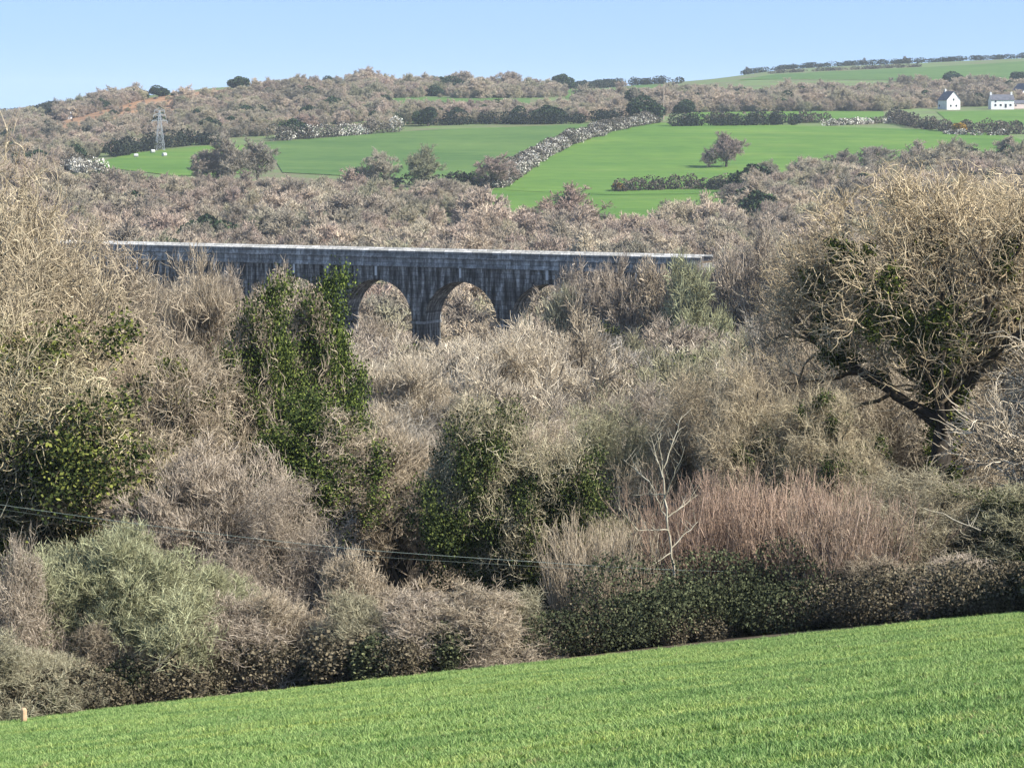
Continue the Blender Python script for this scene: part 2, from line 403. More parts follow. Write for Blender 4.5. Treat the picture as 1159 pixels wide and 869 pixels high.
# near trees: broad crooked oaks, upright ashes, rounded willows
LN = (.46, .48, .50, .62); LB = (.52, .56, .56, .58)
OK_ = dict(upt=.05, nseg=5, w2=1.75, out=.10)
make_proto('oak', 3, 16, .30, 15, .44, 62, .10, .30, (9, 8, 6, 4), LB, tr=.0155, r0=.42, env=(8.2, 6.6, 9.2), **OK_)
make_proto('oak2', 8, 16, .34, 14, .44, 58, .10, .32, (8, 8, 6, 4), LB, tr=.0155, r0=.40, env=(8.0, 6.0, 9.6), **OK_)
make_proto('oak_ivy', 11, 15, .36, 12, .44, 56, .10, .30, (8, 8, 6, 4), LB, tr=.0155, r0=.40, ivy=(70000, .42, .062, .8), env=(7.5, 6.2, 8.6), **OK_)
make_proto('big_oak', 13, 16, .50, 12, .42, 56, .10, .38, (9, 8, 6, 4), LB, tr=.015, r0=.50, ivy=(60000, .30, .055, .30), b0=.3, hollow=.6, l0=.72, env=(8.8, 4.5, 12.0), **OK_)
make_proto('ivy_column', 14, 16, .60, 14, .26, 46, .22, .24, (8, 8, 6, 4), LB, tr=.019, r0=.34, ivy=(190000, .60, .062, .95), env=(2.7, 7.4, 8.6), **OK_)
make_proto('ivy_tree', 15, 14, .45, 13, .36, 58, .12, .28, (8, 8, 6, 4), LB, tr=.020, r0=.34, ivy=(170000, .62, .062, .95), env=(5.6, 5.8, 7.6), **OK_)
make_proto('ash', 5, 16, .35, 14, .42, 36, .30, .16, (9, 9, 6, 4), LN, tr=.016, r0=.30, upt=.26, env=(6.0, 7.2, 9.0))
make_proto('ash_ivy', 6, 16, .42, 12, .38, 34, .30, .18, (9, 8, 6, 4), LN, tr=.016, r0=.32, upt=.22, ivy=(50000, .40, .065, .5), env=(5.5, 7.2, 9.0))
make_proto('willow', 7, 9, .16, 18, .46, 48, .16, .18, (9, 9, 6, 4), LN, tr=.013, r0=.2, stems=5, upt=.16, env=(5.2, 5.0, 4.2))
make_proto('thorn', 10, 6, .20, 12, .55, 58, .06, .36, (6, 6, 5, 3), (.60, .62, .6, .6), tr=.017, r0=.16, stems=6, upt=.03, nseg=5, w2=1.6)
make_proto('thorn2', 12, 6, .22, 12, .60, 40, .22, .25, (6, 6, 5, 3), (.60, .6, .6, .6), tr=.016, r0=.14, stems=8, upt=.10, nseg=4, w2=1.5)
def shoots_proto():
    rng = np.random.default_rng(91); N = 330; n = 6; H = 4.0; P = np.zeros((N, n, 3)); a = rng.uniform(0, 6.28, N); r = 2.0 * np.sqrt(rng.random(N))
    P[:, 0, 0] = r * np.cos(a); P[:, 0, 1] = r * np.sin(a); d = unit(np.column_stack([np.cos(a) * r * .07, np.sin(a) * r * .07, np.ones(N)]) + rng.normal(0, .07, (N, 3))); h = H * rng.uniform(.6, 1.0, N)
    for k in range(1, n): d = unit(d + rng.normal(0, .10, (N, 3))); P[:, k] = P[:, k-1] + d * (h / (n - 1))[:, None]
    P[:, 0, 2] -= .3; R = np.linspace(.024, .010, n)[None] * rng.uniform(.7, 1.3, (N, 1))
    P2, R2 = grow(rng, P, R, 9, .25, 1.0, .9, 28, .2, 0, .18, 4, .7, .5, rmin=.009)
    P3, R3 = grow(rng, P2, R2, 3, .2, 1.0, .45, 25, .3, 0, .1, 3, .8, .5, rmin=.007)
    cr = []
    for (p, q, lo, hi) in ((P2, R2, .3, .9), (P3, R3, .4, 1.)): v, f = tubes(p, q, 3); cr.append((v / H, f, tones(rng, p, 3, lo, hi)))
    v, f = tubes(P, R, 4); tr = [(v / H, f, tones(rng, P, 4, .35, 1.))]
    PROTO['shoots'] = {'s': 1/H, 'w': .55, 'trunk': npmesh('trunk', *cat(tr)[:2], M_TWIG, cat(tr)[2]), 'crown': npmesh('crown', *cat(cr)[:2], M_TWIG, cat(cr)[2])}
shoots_proto()
make_proto('mid1', 21, 15, .3, 14, .44, 54, .10, .28, (9, 9, 7), LN, tr=.032, r0=.36, upt=.08, env=(7.0, 6.2, 8.6))
make_proto('mid2', 22, 15, .33, 13, .42, 38, .26, .18, (9, 9, 7), LN, tr=.030, r0=.32, upt=.24, env=(5.8, 7., 8.4))
make_proto('mid3', 23, 12, .2, 15, .44, 52, .14, .24, (9, 9, 7), LN, tr=.030, r0=.24, stems=3, env=(6., 5.4, 6.2))
make_proto('mid_ivy', 24, 14, .36, 11, .42, 50, .14, .26, (9, 8, 7), LN, tr=.030, r0=.34, ivy=(24000, .5, .10, .6), env=(6., 6.2, 8))
for i in range(4):
    make_proto('far%d' % i, 31 + i, 12, (.3,.2,.25,.12)[i], 12, .43, (48,56,40,52)[i], (.14,.08,.26,.12)[i], .25, (8, 8, 5), LN, tr=.06, r0=.3, stems=(1,1,1,4)[i], mat=M_FAR, bias=1)
for i in range(4):
    d = dict(PROTO['far%d' % i]); m = d['crown'].copy(); m.materials.clear(); m.materials.append(M_FARI); d['crown'] = m; PROTO['lone%d' % i] = d

def bushproto(key, seed, mat, nl=9, nq=2200, size=.042, flat=.75):
    rng = np.random.default_rng(seed); C = rnorm(rng, nl) * np.array([.42, .42, .30]) * rng.uniform(.5, 1, (nl, 1)); C[:, 2] = np.abs(C[:, 2]) + .32
    rad = rng.uniform(.22, .4, nl); k = rng.integers(0, nl, nq); P = C[k] + rnorm(rng, nq) * rad[k, None] * rng.uniform(.75, 1.05, (nq, 1)) * np.array([1, 1, flat])
    P = P[P[:, 2] > .02]; P /= np.array([1, 1, P[:, 2].max()])
    v, q, t = leafquads(rng, P, size, .4); PROTO[key] = {'crown': npmesh('crown', v, q, mat, t), 'w': .7}
    tr, q2 = tubes(np.array([[[0, 0, -.03], [.02, 0, .25], [0, .02, .6]]]), np.array([[.05, .04, .02]]), 6)
    PROTO[key]['trunk'] = npmesh('trunk', tr, q2, M_BARK, np.full(len(tr), .3), True)
for i in range(3): bushproto('ever%d' % i, 50 + i, M_EVER, nq=5000, size=.04)
for i in range(3): bushproto('scrub%d' % i, 60 + i, (M_SCRUB, M_SCRUB2, M_SCRUB2)[i], nl=12, nq=7000, size=.028, flat=.9)
for i in range(2): bushproto('gorse%d' % i, 70 + i, twig_mat('gorse', (.10,.06,.02), (.35,.20,.04), (.62,.40,.05), False), nq=3000, size=.05)

NTREE = [0]
def place(name, key, px, y, top_py=None, H=None, wide=1.0, color=(1, 1, 1), label=None, cat=None, group=None, rot=None, ivycol=(1,1,1), z0=None, wpx=None):
    if px is not None and y < 95: y = y - 79.9 + EY(px)
    d = PROTO[key]; x = at(px, y) if px is not None else 0; g = float(ground(x, y)) if z0 is None else z0
    if H is None: H = ztop(top_py, y) - g
    if wpx: wide = (wpx / F * y) / (2 * d['w'] * H)
    rng = random.Random(NTREE[0] * 7 + 1); NTREE[0] += 1
    r = rng.uniform(0, 6.28) if rot is None else rot
    e = bpy.data.objects.new(name, None); COL.objects.link(e); e.location = (x, y, g - .1)
    e.scale = (H * wide, H * wide, H); e.rotation_euler = (0, 0, r); e.empty_display_size = .1
    for part in ('trunk', 'crown', 'ivy'):
        if part in d:
            o = link('stems' if part == 'trunk' and key == 'shoots' else part, d[part], e); o.color = (*(ivycol if part == 'ivy' else color), 1)
    tag(e, label, cat or 'tree', group); e['_px'] = px; return e

# ------------------------------------------------------------------ viaduct
def stone(name, base, streak=1.0):
    m, n, b = newmat(name, .9)
    f = noise(n, 1, 6, mapped(n, (1.6, 1.6, .22))); g = noise(n, 3.5, 5, mapped(n, (1, 1, 1)))
    c1 = ramp(n, f, [(.40, tuple(v*.06 for v in base)), (.52, tuple(v*.32 for v in base)), (.66, base)])
    c = mixc(n, tuple(v*.8 for v in base), c1, streak)
    c = mixc(n, c, ramp(n, g, [(.3,(.6,.6,.6)),(.7,(1.35,1.32,1.28))]), 1.0, 'MULTIPLY')
    br = n.nodes.new('ShaderNodeTexBrick'); br.inputs['Scale'].default_value = 1; br.inputs['Brick Width'].default_value = 1.5; br.inputs['Row Height'].default_value = .62
    br.inputs['Mortar Size'].default_value = .035; br.inputs['Color1'].default_value = (1,1,1,1); br.inputs['Color2'].default_value = (.58,.58,.56,1); br.inputs['Mortar'].default_value = (.32,.32,.32,1)
    mm = n.nodes.new('ShaderNodeMapping'); mm.inputs['Rotation'].default_value = (math.radians(90), 0, 0)
    n.links.new(n.nodes.new('ShaderNodeTexCoord').outputs['Object'], mm.inputs[0]); n.links.new(mm.outputs[0], br.inputs[0])
    c = mixc(n, c, br.outputs[0], 1.0, 'MULTIPLY')
    n.links.new(c, b.inputs['Base Color']); return m
M_STONE = stone('stained_stone', (.52,.52,.50)); M_PARA = stone('parapet_stone', (.60,.61,.60), .62); M_COPE = stone('coping_stone', (.88,.86,.80), .22)
M_PIPE = newmat('pale_lime')[0]; M_PIPE.node_tree.nodes['Principled BSDF'].inputs['Base Color'].default_value = (.6,.6,.58,1)
def viaduct():
    yr, yl = 390.0, 390.0 * 160.0 / 145.0
    zt = ztop(290, yr); PL = Vector((at(122, yl * 1.005), yl * 1.005, zt)); PR = Vector((at(797, yr), yr, zt))
    d = (PR - PL); L = d.length; th = math.atan2(d.y, d.x)
    e = bpy.data.objects.new('viaduct', None); COL.objects.link(e); e.location = (PL.x, PL.y, zt - 0); e.rotation_euler = (0, 0, th)
    tag(e, 'long stone railway viaduct with dark stained arches crossing the wooded valley', 'viaduct')
    D = 4.9   # thickness; local y from 0 (our face) to D
    def lx(px):      # local x on our face for a pixel column
        u = ray(px, 300)[0]; c, s = math.cos(th), math.sin(th)
        return (u * PL.y - PL.x) / (c - u * s)
    s0 = lx(480); pitch = lx(577) - s0 ; wop = pitch - 1.9; rad = wop / 2
    cr = -(ztop(290, yr) - ztop(320, 408)) ; cr = -4.35     # crown of arches below the top
    zb = -27.0
    xs = [s0 + k * pitch for k in range(-5, 6)]; xs = [a for a in xs if a > -14 and a + wop < L + 2]
    X0, X1 = -18, L - .5
    N = 20
    w = MB(); inn = MB(); vous = MB(); pier = MB(); imp = MB()
    zd = -2.45  # underside of the band
    zs = cr - rad
    # spandrel wall: front and back faces + piers, one arch at a time
    bounds = [X0] + [v for a in xs for v in (a, a + wop)] + [X1]
    for i in range(0, len(bounds), 2):
        a, b = bounds[i], bounds[i + 1]
        bot = zb if not (i == 0 or i == len(bounds) - 2) else zb
        w.add([(a,0,zd),(b,0,zd),(b,0,zs),(a,0,zs),(a,D,zd),(b,D,zd),(b,D,zs),(a,D,zs)], [(0,1,2,3),(5,4,7,6)])
        p = MB()
        tb = .28
        p.add([(a,0,zs),(b,0,zs),(b+tb,-tb,bot),(a-tb,-tb,bot),(a,D,zs),(b,D,zs),(b+tb,D+tb,bot),(a-tb,D+tb,bot)], [(0,1,2,3),(5,4,7,6),(1,5,6,2),(4,0,3,7),(0,4,5,1)])
        p.build('pier', M_STONE, e)
        q = MB(); q.box(a-.12, b+.12, -.12, D+.12, zs-.35, zs-.002); q.build('impost', M_PARA, e)
    for a in xs:
        c = a + rad
        for y0 in (0, D):
            for k in range(N):
                t0, t1 = math.pi * (1 - k / N), math.pi * (1 - (k + 1) / N)
                p0 = (c + rad*math.cos(t0), y0, zs + rad*math.sin(t0)); p1 = (c + rad*math.cos(t1), y0, zs + rad*math.sin(t1))
                w.add([p0, p1, (p1[0], y0, zd), (p0[0], y0, zd)], [(0,1,2,3)])
        v = MB(); ri, ro = rad - .015, rad + .62
        n2 = 30
        for k in range(n2):
            t0, t1 = math.pi*(1-k/n2), math.pi*(1-(k+1)/n2)
            for (ya, yb) in ((-.07, D + .07),):
                pts = [(c+r*math.cos(t), y, zs+r*math.sin(t)) for y in (ya, yb) for t in (t0, t1) for r in (ri, ro)]
                v.add(pts, [(0,1,3,2),(4,6,7,5),(0,2,6,4),(1,5,7,3)])
        v.build('arch_ring', M_STONE, e)
        o = MB(); o.box(c-.16, c+.16, -.19, -.075, zd-1.35, zd-.02); o.build('drain_chute', M_PIPE, e)
    w.build('spandrel_wall', M_STONE, e)
    b = MB(); b.box(X0, X1, -.16, D+.16, zd, -1.25); b.build('deck_band', M_PARA, e)
    b = MB(); b.box(X0, X1, -.30, D+.30, -1.25, -1.02); b.box(X0, X1, -.27, -.163, zd+.003, zd+.28); b.build('string_course', M_PARA, e)
    for y0 in (0, D - .5):
        b = MB(); b.box(X0, X1, y0, y0+.5, -1.02, -.32); b.build('parapet', M_PARA, e)
        b = MB(); m = 46
        for k in range(m):
            xa = X0 + (X1-X0)*k/m; xb = X0 + (X1-X0)*(k+1)/m - .03
            b.add([(xa,y0-.12,-.32),(xb,y0-.12,-.32),(xb,y0-.12,-.22),(xa,y0-.12,-.22),(xa,y0+.3,.0),(xb,y0+.3,.0),(xa,y0+.62,-.22),(xb,y0+.62,-.22),(xa,y0+.62,-.32),(xb,y0+.62,-.32)],
                  [(0,1,2,3),(3,2,5,4),(4,5,7,6),(6,7,9,8),(0,3,4,6,8),(1,9,7,5,2),(0,8,9,1)])
        b.build('coping', M_COPE, e)
    b = MB(); b.box(X0, X1, .5, D-.5, -1.02, -.85); b.build('trackbed', M_GROUND, e)
    return e
viaduct()

# ------------------------------------------------------------------ instanced masses (woods, undergrowth, grass)
def protocol(keys, parts=('crown', 'trunk')):
    c = bpy.data.collections.new('plants'); objs = []
    for n, k in enumerate(keys):
        d = PROTO[k]
        if 'trunk' in d and 'trunk' in parts and 'far' in k:
            me = d['crown'].copy(); bm = bmesh.new(); bm.from_mesh(me); bm.from_mesh(d['trunk']); bm.to_mesh(me); bm.free()
        else: me = d['crown']
        o = bpy.data.objects.new('%02d' % n, me); c.objects.link(o)
    return c
def gn_mass(name, pts, rot, scl, idx, coll, label=None, cat=None, kind='stuff'):
    n = len(pts); me = bpy.data.meshes.new(name); me.vertices.add(n); me.vertices.foreach_set('co', np.ascontiguousarray(pts, np.float32).ravel())
    a = me.attributes.new('rot', 'FLOAT_VECTOR', 'POINT'); a.data.foreach_set('vector', np.ascontiguousarray(rot, np.float32).ravel())
    a = me.attributes.new('scl', 'FLOAT_VECTOR', 'POINT'); a.data.foreach_set('vector', np.ascontiguousarray(scl, np.float32).ravel())
    a = me.attributes.new('idx', 'INT', 'POINT'); a.data.foreach_set('value', np.ascontiguousarray(idx, np.int32))
    o = link(name, me); ng = bpy.data.node_groups.new('scatter', 'GeometryNodeTree')
    ng.interface.new_socket('Geometry', in_out='INPUT', socket_type='NodeSocketGeometry'); ng.interface.new_socket('Geometry', in_out='OUTPUT', socket_type='NodeSocketGeometry')
    N = ng.nodes; gi = N.new('NodeGroupInput'); go = N.new('NodeGroupOutput'); ip = N.new('GeometryNodeInstanceOnPoints'); ci = N.new('GeometryNodeCollectionInfo')
    ci.inputs['Collection'].default_value = coll; ci.inputs['Separate Children'].default_value = True; ci.inputs['Reset Children'].default_value = True
    ip.inputs['Pick Instance'].default_value = True
    def na(nm, ty):
        x = N.new('GeometryNodeInputNamedAttribute'); x.data_type = ty; x.inputs['Name'].default_value = nm; return x.outputs['Attribute']
    l = ng.links.new
    l(gi.outputs[0], ip.inputs['Points']); l(ci.outputs[0], ip.inputs['Instance']); l(na('idx', 'INT'), ip.inputs['Instance Index'])
    l(na('rot', 'FLOAT_VECTOR'), ip.inputs['Rotation']); l(na('scl', 'FLOAT_VECTOR'), ip.inputs['Scale']); l(ip.outputs[0], go.inputs[0])
    md = o.modifiers.new('scatter', 'NODES'); md.node_group = ng
    return tag(o, label, cat, kind=kind)

FAR = ['far0', 'far1', 'far2', 'far3']; CFAR = protocol(FAR); CEV = protocol(['ever0', 'ever1', 'ever2'])
CMIX = protocol(FAR + FAR + ['ever0', 'ever1'])
CSC = protocol(['scrub0', 'scrub1', 'scrub2'])
def inpoly(px, py, poly):
    c = np.zeros(len(px), bool); n = len(poly)
    for i in range(n):
        x0, y0 = poly[i]; x1, y1 = poly[(i+1) % n]
        if y0 == y1: continue
        m = ((y0 > py) != (y1 > py)) & (px < (x1-x0)*(py-y0)/(y1-y0)+x0); c ^= m
    return c
def scatter_px(rng, poly, n, lo=420):
    xs = [p[0] for p in poly]; ys = [p[1] for p in poly]; px = rng.uniform(min(xs), max(xs), n); py = rng.uniform(min(ys), max(ys), n)
    m = inpoly(px, py, poly); out = []
    for a, b in zip(px[m], py[m]):
        h = hit(a, b, lo)
        if h: out.append(h)
    return np.array(out)
def wood(name, label, polys, n, h0, h1, seed, coll=None, cat='woodland', ni=4, lo=420, sq=1.0, ev=.05):
    rng = np.random.default_rng(seed); P = np.concatenate([scatter_px(rng, p, n, lo) for p in polys])
    h = h0 + (h1 - h0) * rng.random(len(P)) ** 1.3; h *= np.where(rng.random(len(P)) > .93, 1.5, 1) * np.where(rng.random(len(P)) > .7, .6, 1); w = h * rng.uniform(.9, 1.35, len(P)) * sq
    rot = np.zeros((len(P), 3)); rot[:, 2] = rng.uniform(0, 6.28, len(P))
    P[:, 2] -= .1 * h
    return gn_mass(name, P, rot, np.stack([w, w, h], 1), np.where(rng.random(len(P)) < ev, rng.integers(8, 10, len(P)), rng.integers(0, 8, len(P))), CMIX, label, cat)

# wood behind the viaduct, laid out in the place (metres)
def wood_behind():
    rng = np.random.default_rng(4); pts = []
    for y in np.arange(436, 860, 7.5):
        half = .2 * y + 25
        for x in np.arange(-half, half, 8.0):
            xx = x + rng.uniform(-3.5, 3.5); yy = y + rng.uniform(-3.2, 3.2); px = CX + F * xx / yy * 1.0
            # keep the two sides of the valley floor open where the photo shows grass
            lim = np.interp(px, [0, 100, 240, 420, 520, 600, 640, 700, 840, 900, 1000, 1159], [840, 840, 845, 815, 775, 765, 775, 775, 800, 830, 850, 860])
            if yy > lim: continue
            pts.append((xx, yy))
    P = np.array(pts); z = ground(P[:, 0], P[:, 1]); P = np.column_stack([P, z - .8])
    n = len(P); h = 7 + 7 * rng.random(n) ** 1.2; h *= np.where(P[:, 1] < 520, 1.15, 1.0) * np.where(rng.random(n) > .94, 1.25, 1); w = h * rng.uniform(.9, 1.2, n)
    rot = np.zeros((n, 3)); rot[:, 2] = rng.uniform(0, 6.28, n)
    gn_mass('wood', P, rot, np.stack([w, w, h], 1), np.where(rng.random(n) < .012, rng.integers(8, 10, n), rng.integers(0, 8, n)), CMIX, 'mass of bare pinkish brown trees filling the valley behind the viaduct', 'woodland')
wood_behind()
wood('wood', 'grey brown scrub and bare trees covering the left hillside below the skyline',
     [[(-40,215),(-40,162),(60,156),(130,142),(240,110),(320,98),(400,92),(440,95),(430,135),(330,152),(240,160),(150,172),(70,185),(60,215)],[(60,134),(150,111),(160,114),(70,138)],[(-40,165),(-40,140),(40,138),(60,160)]], 3600, 4, 8.5, 11, lo=700)
wood('wood', 'bare scrub along the top of the central hill around the small upper field',
     [[(400,95),(480,96),(640,102),(640,110),(600,112),(440,112),(430,130)], [(430,128),(470,128),(640,126),(700,112),(790,103),(790,128),(700,138),(455,142),(420,150)]], 1400, 5, 9, 12, lo=900)
wood('wood', 'belt of bare grey trees across the hill below the skyline field',
     [[(640,118),(790,112),(880,110),(960,108),(1100,105),(1170,105),(1170,120),(1060,122),(1000,126),(770,128),(700,130)]], 2400, 6, 10, 13, lo=900)
wood('wood', 'bare grey trees standing along the bottom of the left field',
     [[(60,214),(200,220),(320,222),(500,226),(540,228),(540,246),(400,246),(60,236)]], 700, 5, 8, 14, lo=600)
wood('wood', 'bare trees below the lower hedge at the right hand foot of the fields',
     [[(850,220),(1000,206),(1170,190),(1170,260),(850,262)]], 700, 7, 12, 15, lo=600)

def undergrowth():
    rng = np.random.default_rng(17); n = 2600; y = 80 + 150 * rng.random(n) ** 2.2; x = rng.uniform(-1, 1, n) * (y * .2 + 8)
    edge = np.interp(x, HLx, HLy); k = y > edge + 1.2; x, y = x[k], y[k]; z = ground(x, y) - .15
    h = rng.uniform(.7, 1.7, len(x)); w = h * rng.uniform(.9, 1.5, len(x)); rot = np.zeros((len(x), 3)); rot[:, 2] = rng.uniform(0, 6.28, len(x))
    gn_mass('undergrowth', np.column_stack([x, y, z]), rot, np.stack([w, w, h], 1), rng.integers(0, 3, len(x)), CSC, 'dark brambles and low growth under the trees past the pasture', 'undergrowth')
undergrowth()

# grass of the near pasture
def grass():
    m, n, b = newmat('grass_blades', .6); a = n.nodes.new('ShaderNodeAttribute'); a.attribute_name = 'tone'
    c = ramp(n, a.outputs['Fac'], [(0,(.048,.095,.022)),(.5,(.135,.24,.055)),(.93,(.34,.44,.155)),(1,(.42,.38,.18))])
    c = mixc(n, c, ramp(n, noise(n, 1, 5, mapped(n, (.22, .7, .2), False)), [(.32,(.62,.72,.68)),(.5,(1,1,1)),(.66,(1.32,1.14,.98))]), 1.0, 'MULTIPLY')
    spots = noise(n, 1, 2, mapped(n, (1.1, 1.5, .2), False)); 
    c = mixc(n, c, (.30, .25, .12), ramp(n, spots, [(.68,(0,0,0)),(.74,(.85,.85,.85))]))
    n.links.new(c, b.inputs['Base Color'])
    coll = bpy.data.collections.new('turf'); Sz = 1.6
    for v in range(5):
        rng = np.random.default_rng(100 + v); N = 4200
        # tufts
        tc_ = rng.uniform(-Sz/2, Sz/2, (260, 2)); th = rng.uniform(.6, 1.5, 260) * (1 + .5*(rng.random(260) > .9)); k = rng.integers(0, 260, N); P = tc_[k] + rng.normal(0, .045, (N, 2))
        h = rng.uniform(.025, .06, N) * th[k]; dr = rng.uniform(0, 6.28, N); wv = np.stack([np.cos(dr), np.sin(dr)], 1) * rng.uniform(.003, .0065, (N, 1))
        lean = rng.normal(0, .5, (N, 2)) * h[:, None]
        base = np.column_stack([P, -.166*P[:, 1] + .108*P[:, 0] - .01]); W3 = np.column_stack([wv, np.zeros(N)])
        mid = base + np.column_stack([lean*.35, h*.6]); tip = base + np.column_stack([lean, h])
        V = np.stack([base-W3, base+W3, mid+W3*.8, mid-W3*.8, tip+W3*.15, tip-W3*.15], 1).reshape(-1, 3)
        i = np.arange(N)[:, None]*6; Q = np.concatenate([i+np.array([[0,1,2,3]]), i+np.array([[3,2,4,5]])])
        tone = np.repeat(np.clip(rng.normal(.52, .27, N) + .28*(th[k]-1), 0, .93) + .07*(rng.random(N) > .97), 6)
        coll.objects.link(bpy.data.objects.new('%02d' % v, npmesh('turf', V, Q, m, tone)))
    rng = np.random.default_rng(9); pts = []
    for y in np.arange(19, 82, Sz*.92):
        for x in np.arange(-(y*.2+4), y*.2+4, Sz*.92):
            xx = x + rng.uniform(-.15, .15); yy = y + rng.uniform(-.15, .15)
            if yy > np.interp(xx, HLx, HLy) + .3: continue
            pts.append((xx, yy, -2 - .166*yy + .108*xx))
    P = np.array(pts); n_ = len(P); rot = np.zeros((n_, 3)); s = np.ones((n_, 3)); s[:, 2] = rng.uniform(.85, 1.2, n_)
    gn_mass('grass', P, rot, s, rng.integers(0, 5, n_), coll, 'short bright green grass of the near sloping pasture', 'grass')
grass()

# ------------------------------------------------------------------ hedges (each one a thing)
def hedge(px_path, h, w, mat, label, seed, lumps=1.9, dens=.62, size=.32, lo=500, hvar=.4, pale_lumps=.5, tone_sh=0., y_path=None, name='hedge', cat='hedge', twigs=0, group=None):
    rng = np.random.default_rng(seed)
    P = [hit(a, b, lo) for a, b in px_path] if y_path is None else y_path
    P = np.array([p for p in P if p is not None]); sg = np.linalg.norm(np.diff(P[:, :2], axis=0), axis=1); cum = np.concatenate([[0], np.cumsum(sg)]); L = cum[-1]
    nl = max(4, int(L / w * 1.6 * lumps)); s = np.sort(rng.uniform(0, L, nl)); cx = np.interp(s, cum, P[:, 0]) + rng.normal(0, w*.12, nl); cyy = np.interp(s, cum, P[:, 1]) + rng.normal(0, w*.12, nl)
    hh = h * rng.uniform(1-hvar, 1+hvar, nl); rad = w*.5*rng.uniform(.7, 1.3, nl)
    nq = int(nl * w * h * 14 * dens / (size*size*10)); k = rng.integers(0, nl, nq); dv = rnorm(rng, nq); 
    C = np.stack([cx[k] + dv[:, 0]*rad[k], cyy[k] + dv[:, 1]*rad[k], hh[k]*(.5 + .5*dv[:, 2]*rng.uniform(.8, 1.02, nq))], 1)
    C[:, :2] += rng.normal(0, .05*w, (nq, 2))
    lt = rng.uniform(0, 1, nl); z = C[:, 2]/h
    tone = np.clip(rng.uniform(0, .55, nq) + pale_lumps*(lt[k] > .45)*rng.uniform(0, 1, nq) + tone_sh, 0, 1)  # lumps picked at random get paler leaves and blossom, at any height
    C[:, 2] += ground(C[:, 0], C[:, 1])
    v, q, t = leafquads(rng, C, size, .3, tone)
    o0 = P.mean(0); me = npmesh('hedge', v - o0, q, mat, t)
    return tag(link(name, me, loc=o0), label, cat, group)
hedge([(560,214),(585,196),(610,180),(640,166),(680,152),(715,144),(742,140)], 4.6, 7.2, M_HB, 'blossoming pale hedge running diagonally between the two big green fields', 1, pale_lumps=.5, size=.3, dens=1.3, tone_sh=.08)
hedge([(690,218),(760,215),(850,214),(940,214),(1000,212)], 4.2, 6, M_HG, 'brown and grey hedge crossing the lower part of the large right field', 2, size=.35, pale_lumps=.4)
hedge([(800,216),(860,216),(930,214)], 3.2, 6, M_HD, 'dark stretch of bushes in front of the lower right hedge', 22, size=.3)
hedge([(310,160),(360,156),(420,152),(450,150)], 5.5, 8, M_HB, 'white blossomed hedge along the top left edge of the middle field', 3, pale_lumps=.9, size=.32, tone_sh=.1)
hedge([(470,143),(540,141),(620,141),(700,139)], 5, 7, M_HD, 'dark hedge along the top of the middle field', 4, size=.4, pale_lumps=.2)
hedge([(470,138),(560,137),(680,136)], 4, 6, M_HG, 'brown bushy hedge just behind the dark one above the middle field', 5, size=.4)
hedge([(760,144),(830,143),(900,142)], 5, 7, M_HD, 'dark hedge along the top of the right field, left of the bare earth gap', 6, size=.4, pale_lumps=.35)
hedge([(775,141),(850,140),(935,139)], 4.5, 6, M_HG, 'brown hedge behind the dark one on the upper edge of the right field', 7, size=.4)
hedge([(930,143),(975,141),(1010,139)], 2.6, 4, M_HB, 'low pale hedge of blossom and stones by the field gap', 8, size=.35, pale_lumps=.9, tone_sh=.15)
hedge([(1010,138),(1040,146),(1070,150),(1105,151),(1159,152)], 5, 7, M_HG, 'thick grey brown hedge curving in front of the white houses', 9, size=.4, pale_lumps=.5)
hedge([(1060,152),(1100,154),(1140,154)], 2.6, 4, M_HB, 'short pale hedge in front of the thick curving one', 10, size=.3, pale_lumps=.9)
hedge([(560,214),(530,212),(480,210),(440,210),(400,206)], 4.2, 7, M_HD, 'dark evergreen hedge at the foot of the middle field', 12, size=.4)
hedge([(130,178),(160,172),(200,166),(240,164)], 5.5, 8, M_HD, 'dark hedge behind the pylon on the left field', 13, size=.45)
hedge([(440,126),(500,127),(580,128),(640,128)], 3, 5, M_HG, 'thin hedge along the foot of the small upper field', 14, size=.4)
hedge([(840,84),(900,77),(960,72),(1060,69),(1159,66),(1300,62)], 4, 9, M_HD, 'dark hedge along the right skyline above the highest field', 15, size=.6, lo=1500, lumps=2.5, hvar=.3)
hedge([(870,84),(950,80),(1040,76)], 2.5, 6, M_HG, 'thin brown hedge in the top of the skyline field', 16, size=.5, lo=1500)
hedge([(640,101),(700,97),(770,95)], 5, 8, M_HD, 'dark hedge along the middle of the skyline', 17, size=.5, lo=1500)
hedge([(30,188),(60,190),(85,194),(110,200)], 5, 7, M_HB, 'white flowering bushes at the left above the golden tree', 18, size=.28, pale_lumps=.9, tone_sh=.1, lo=600)
hedge([(-30,137),(20,135),(60,130)], 7, 9, M_HD, 'dark bushes on the far left end of the skyline', 19, size=.6, lo=1500)

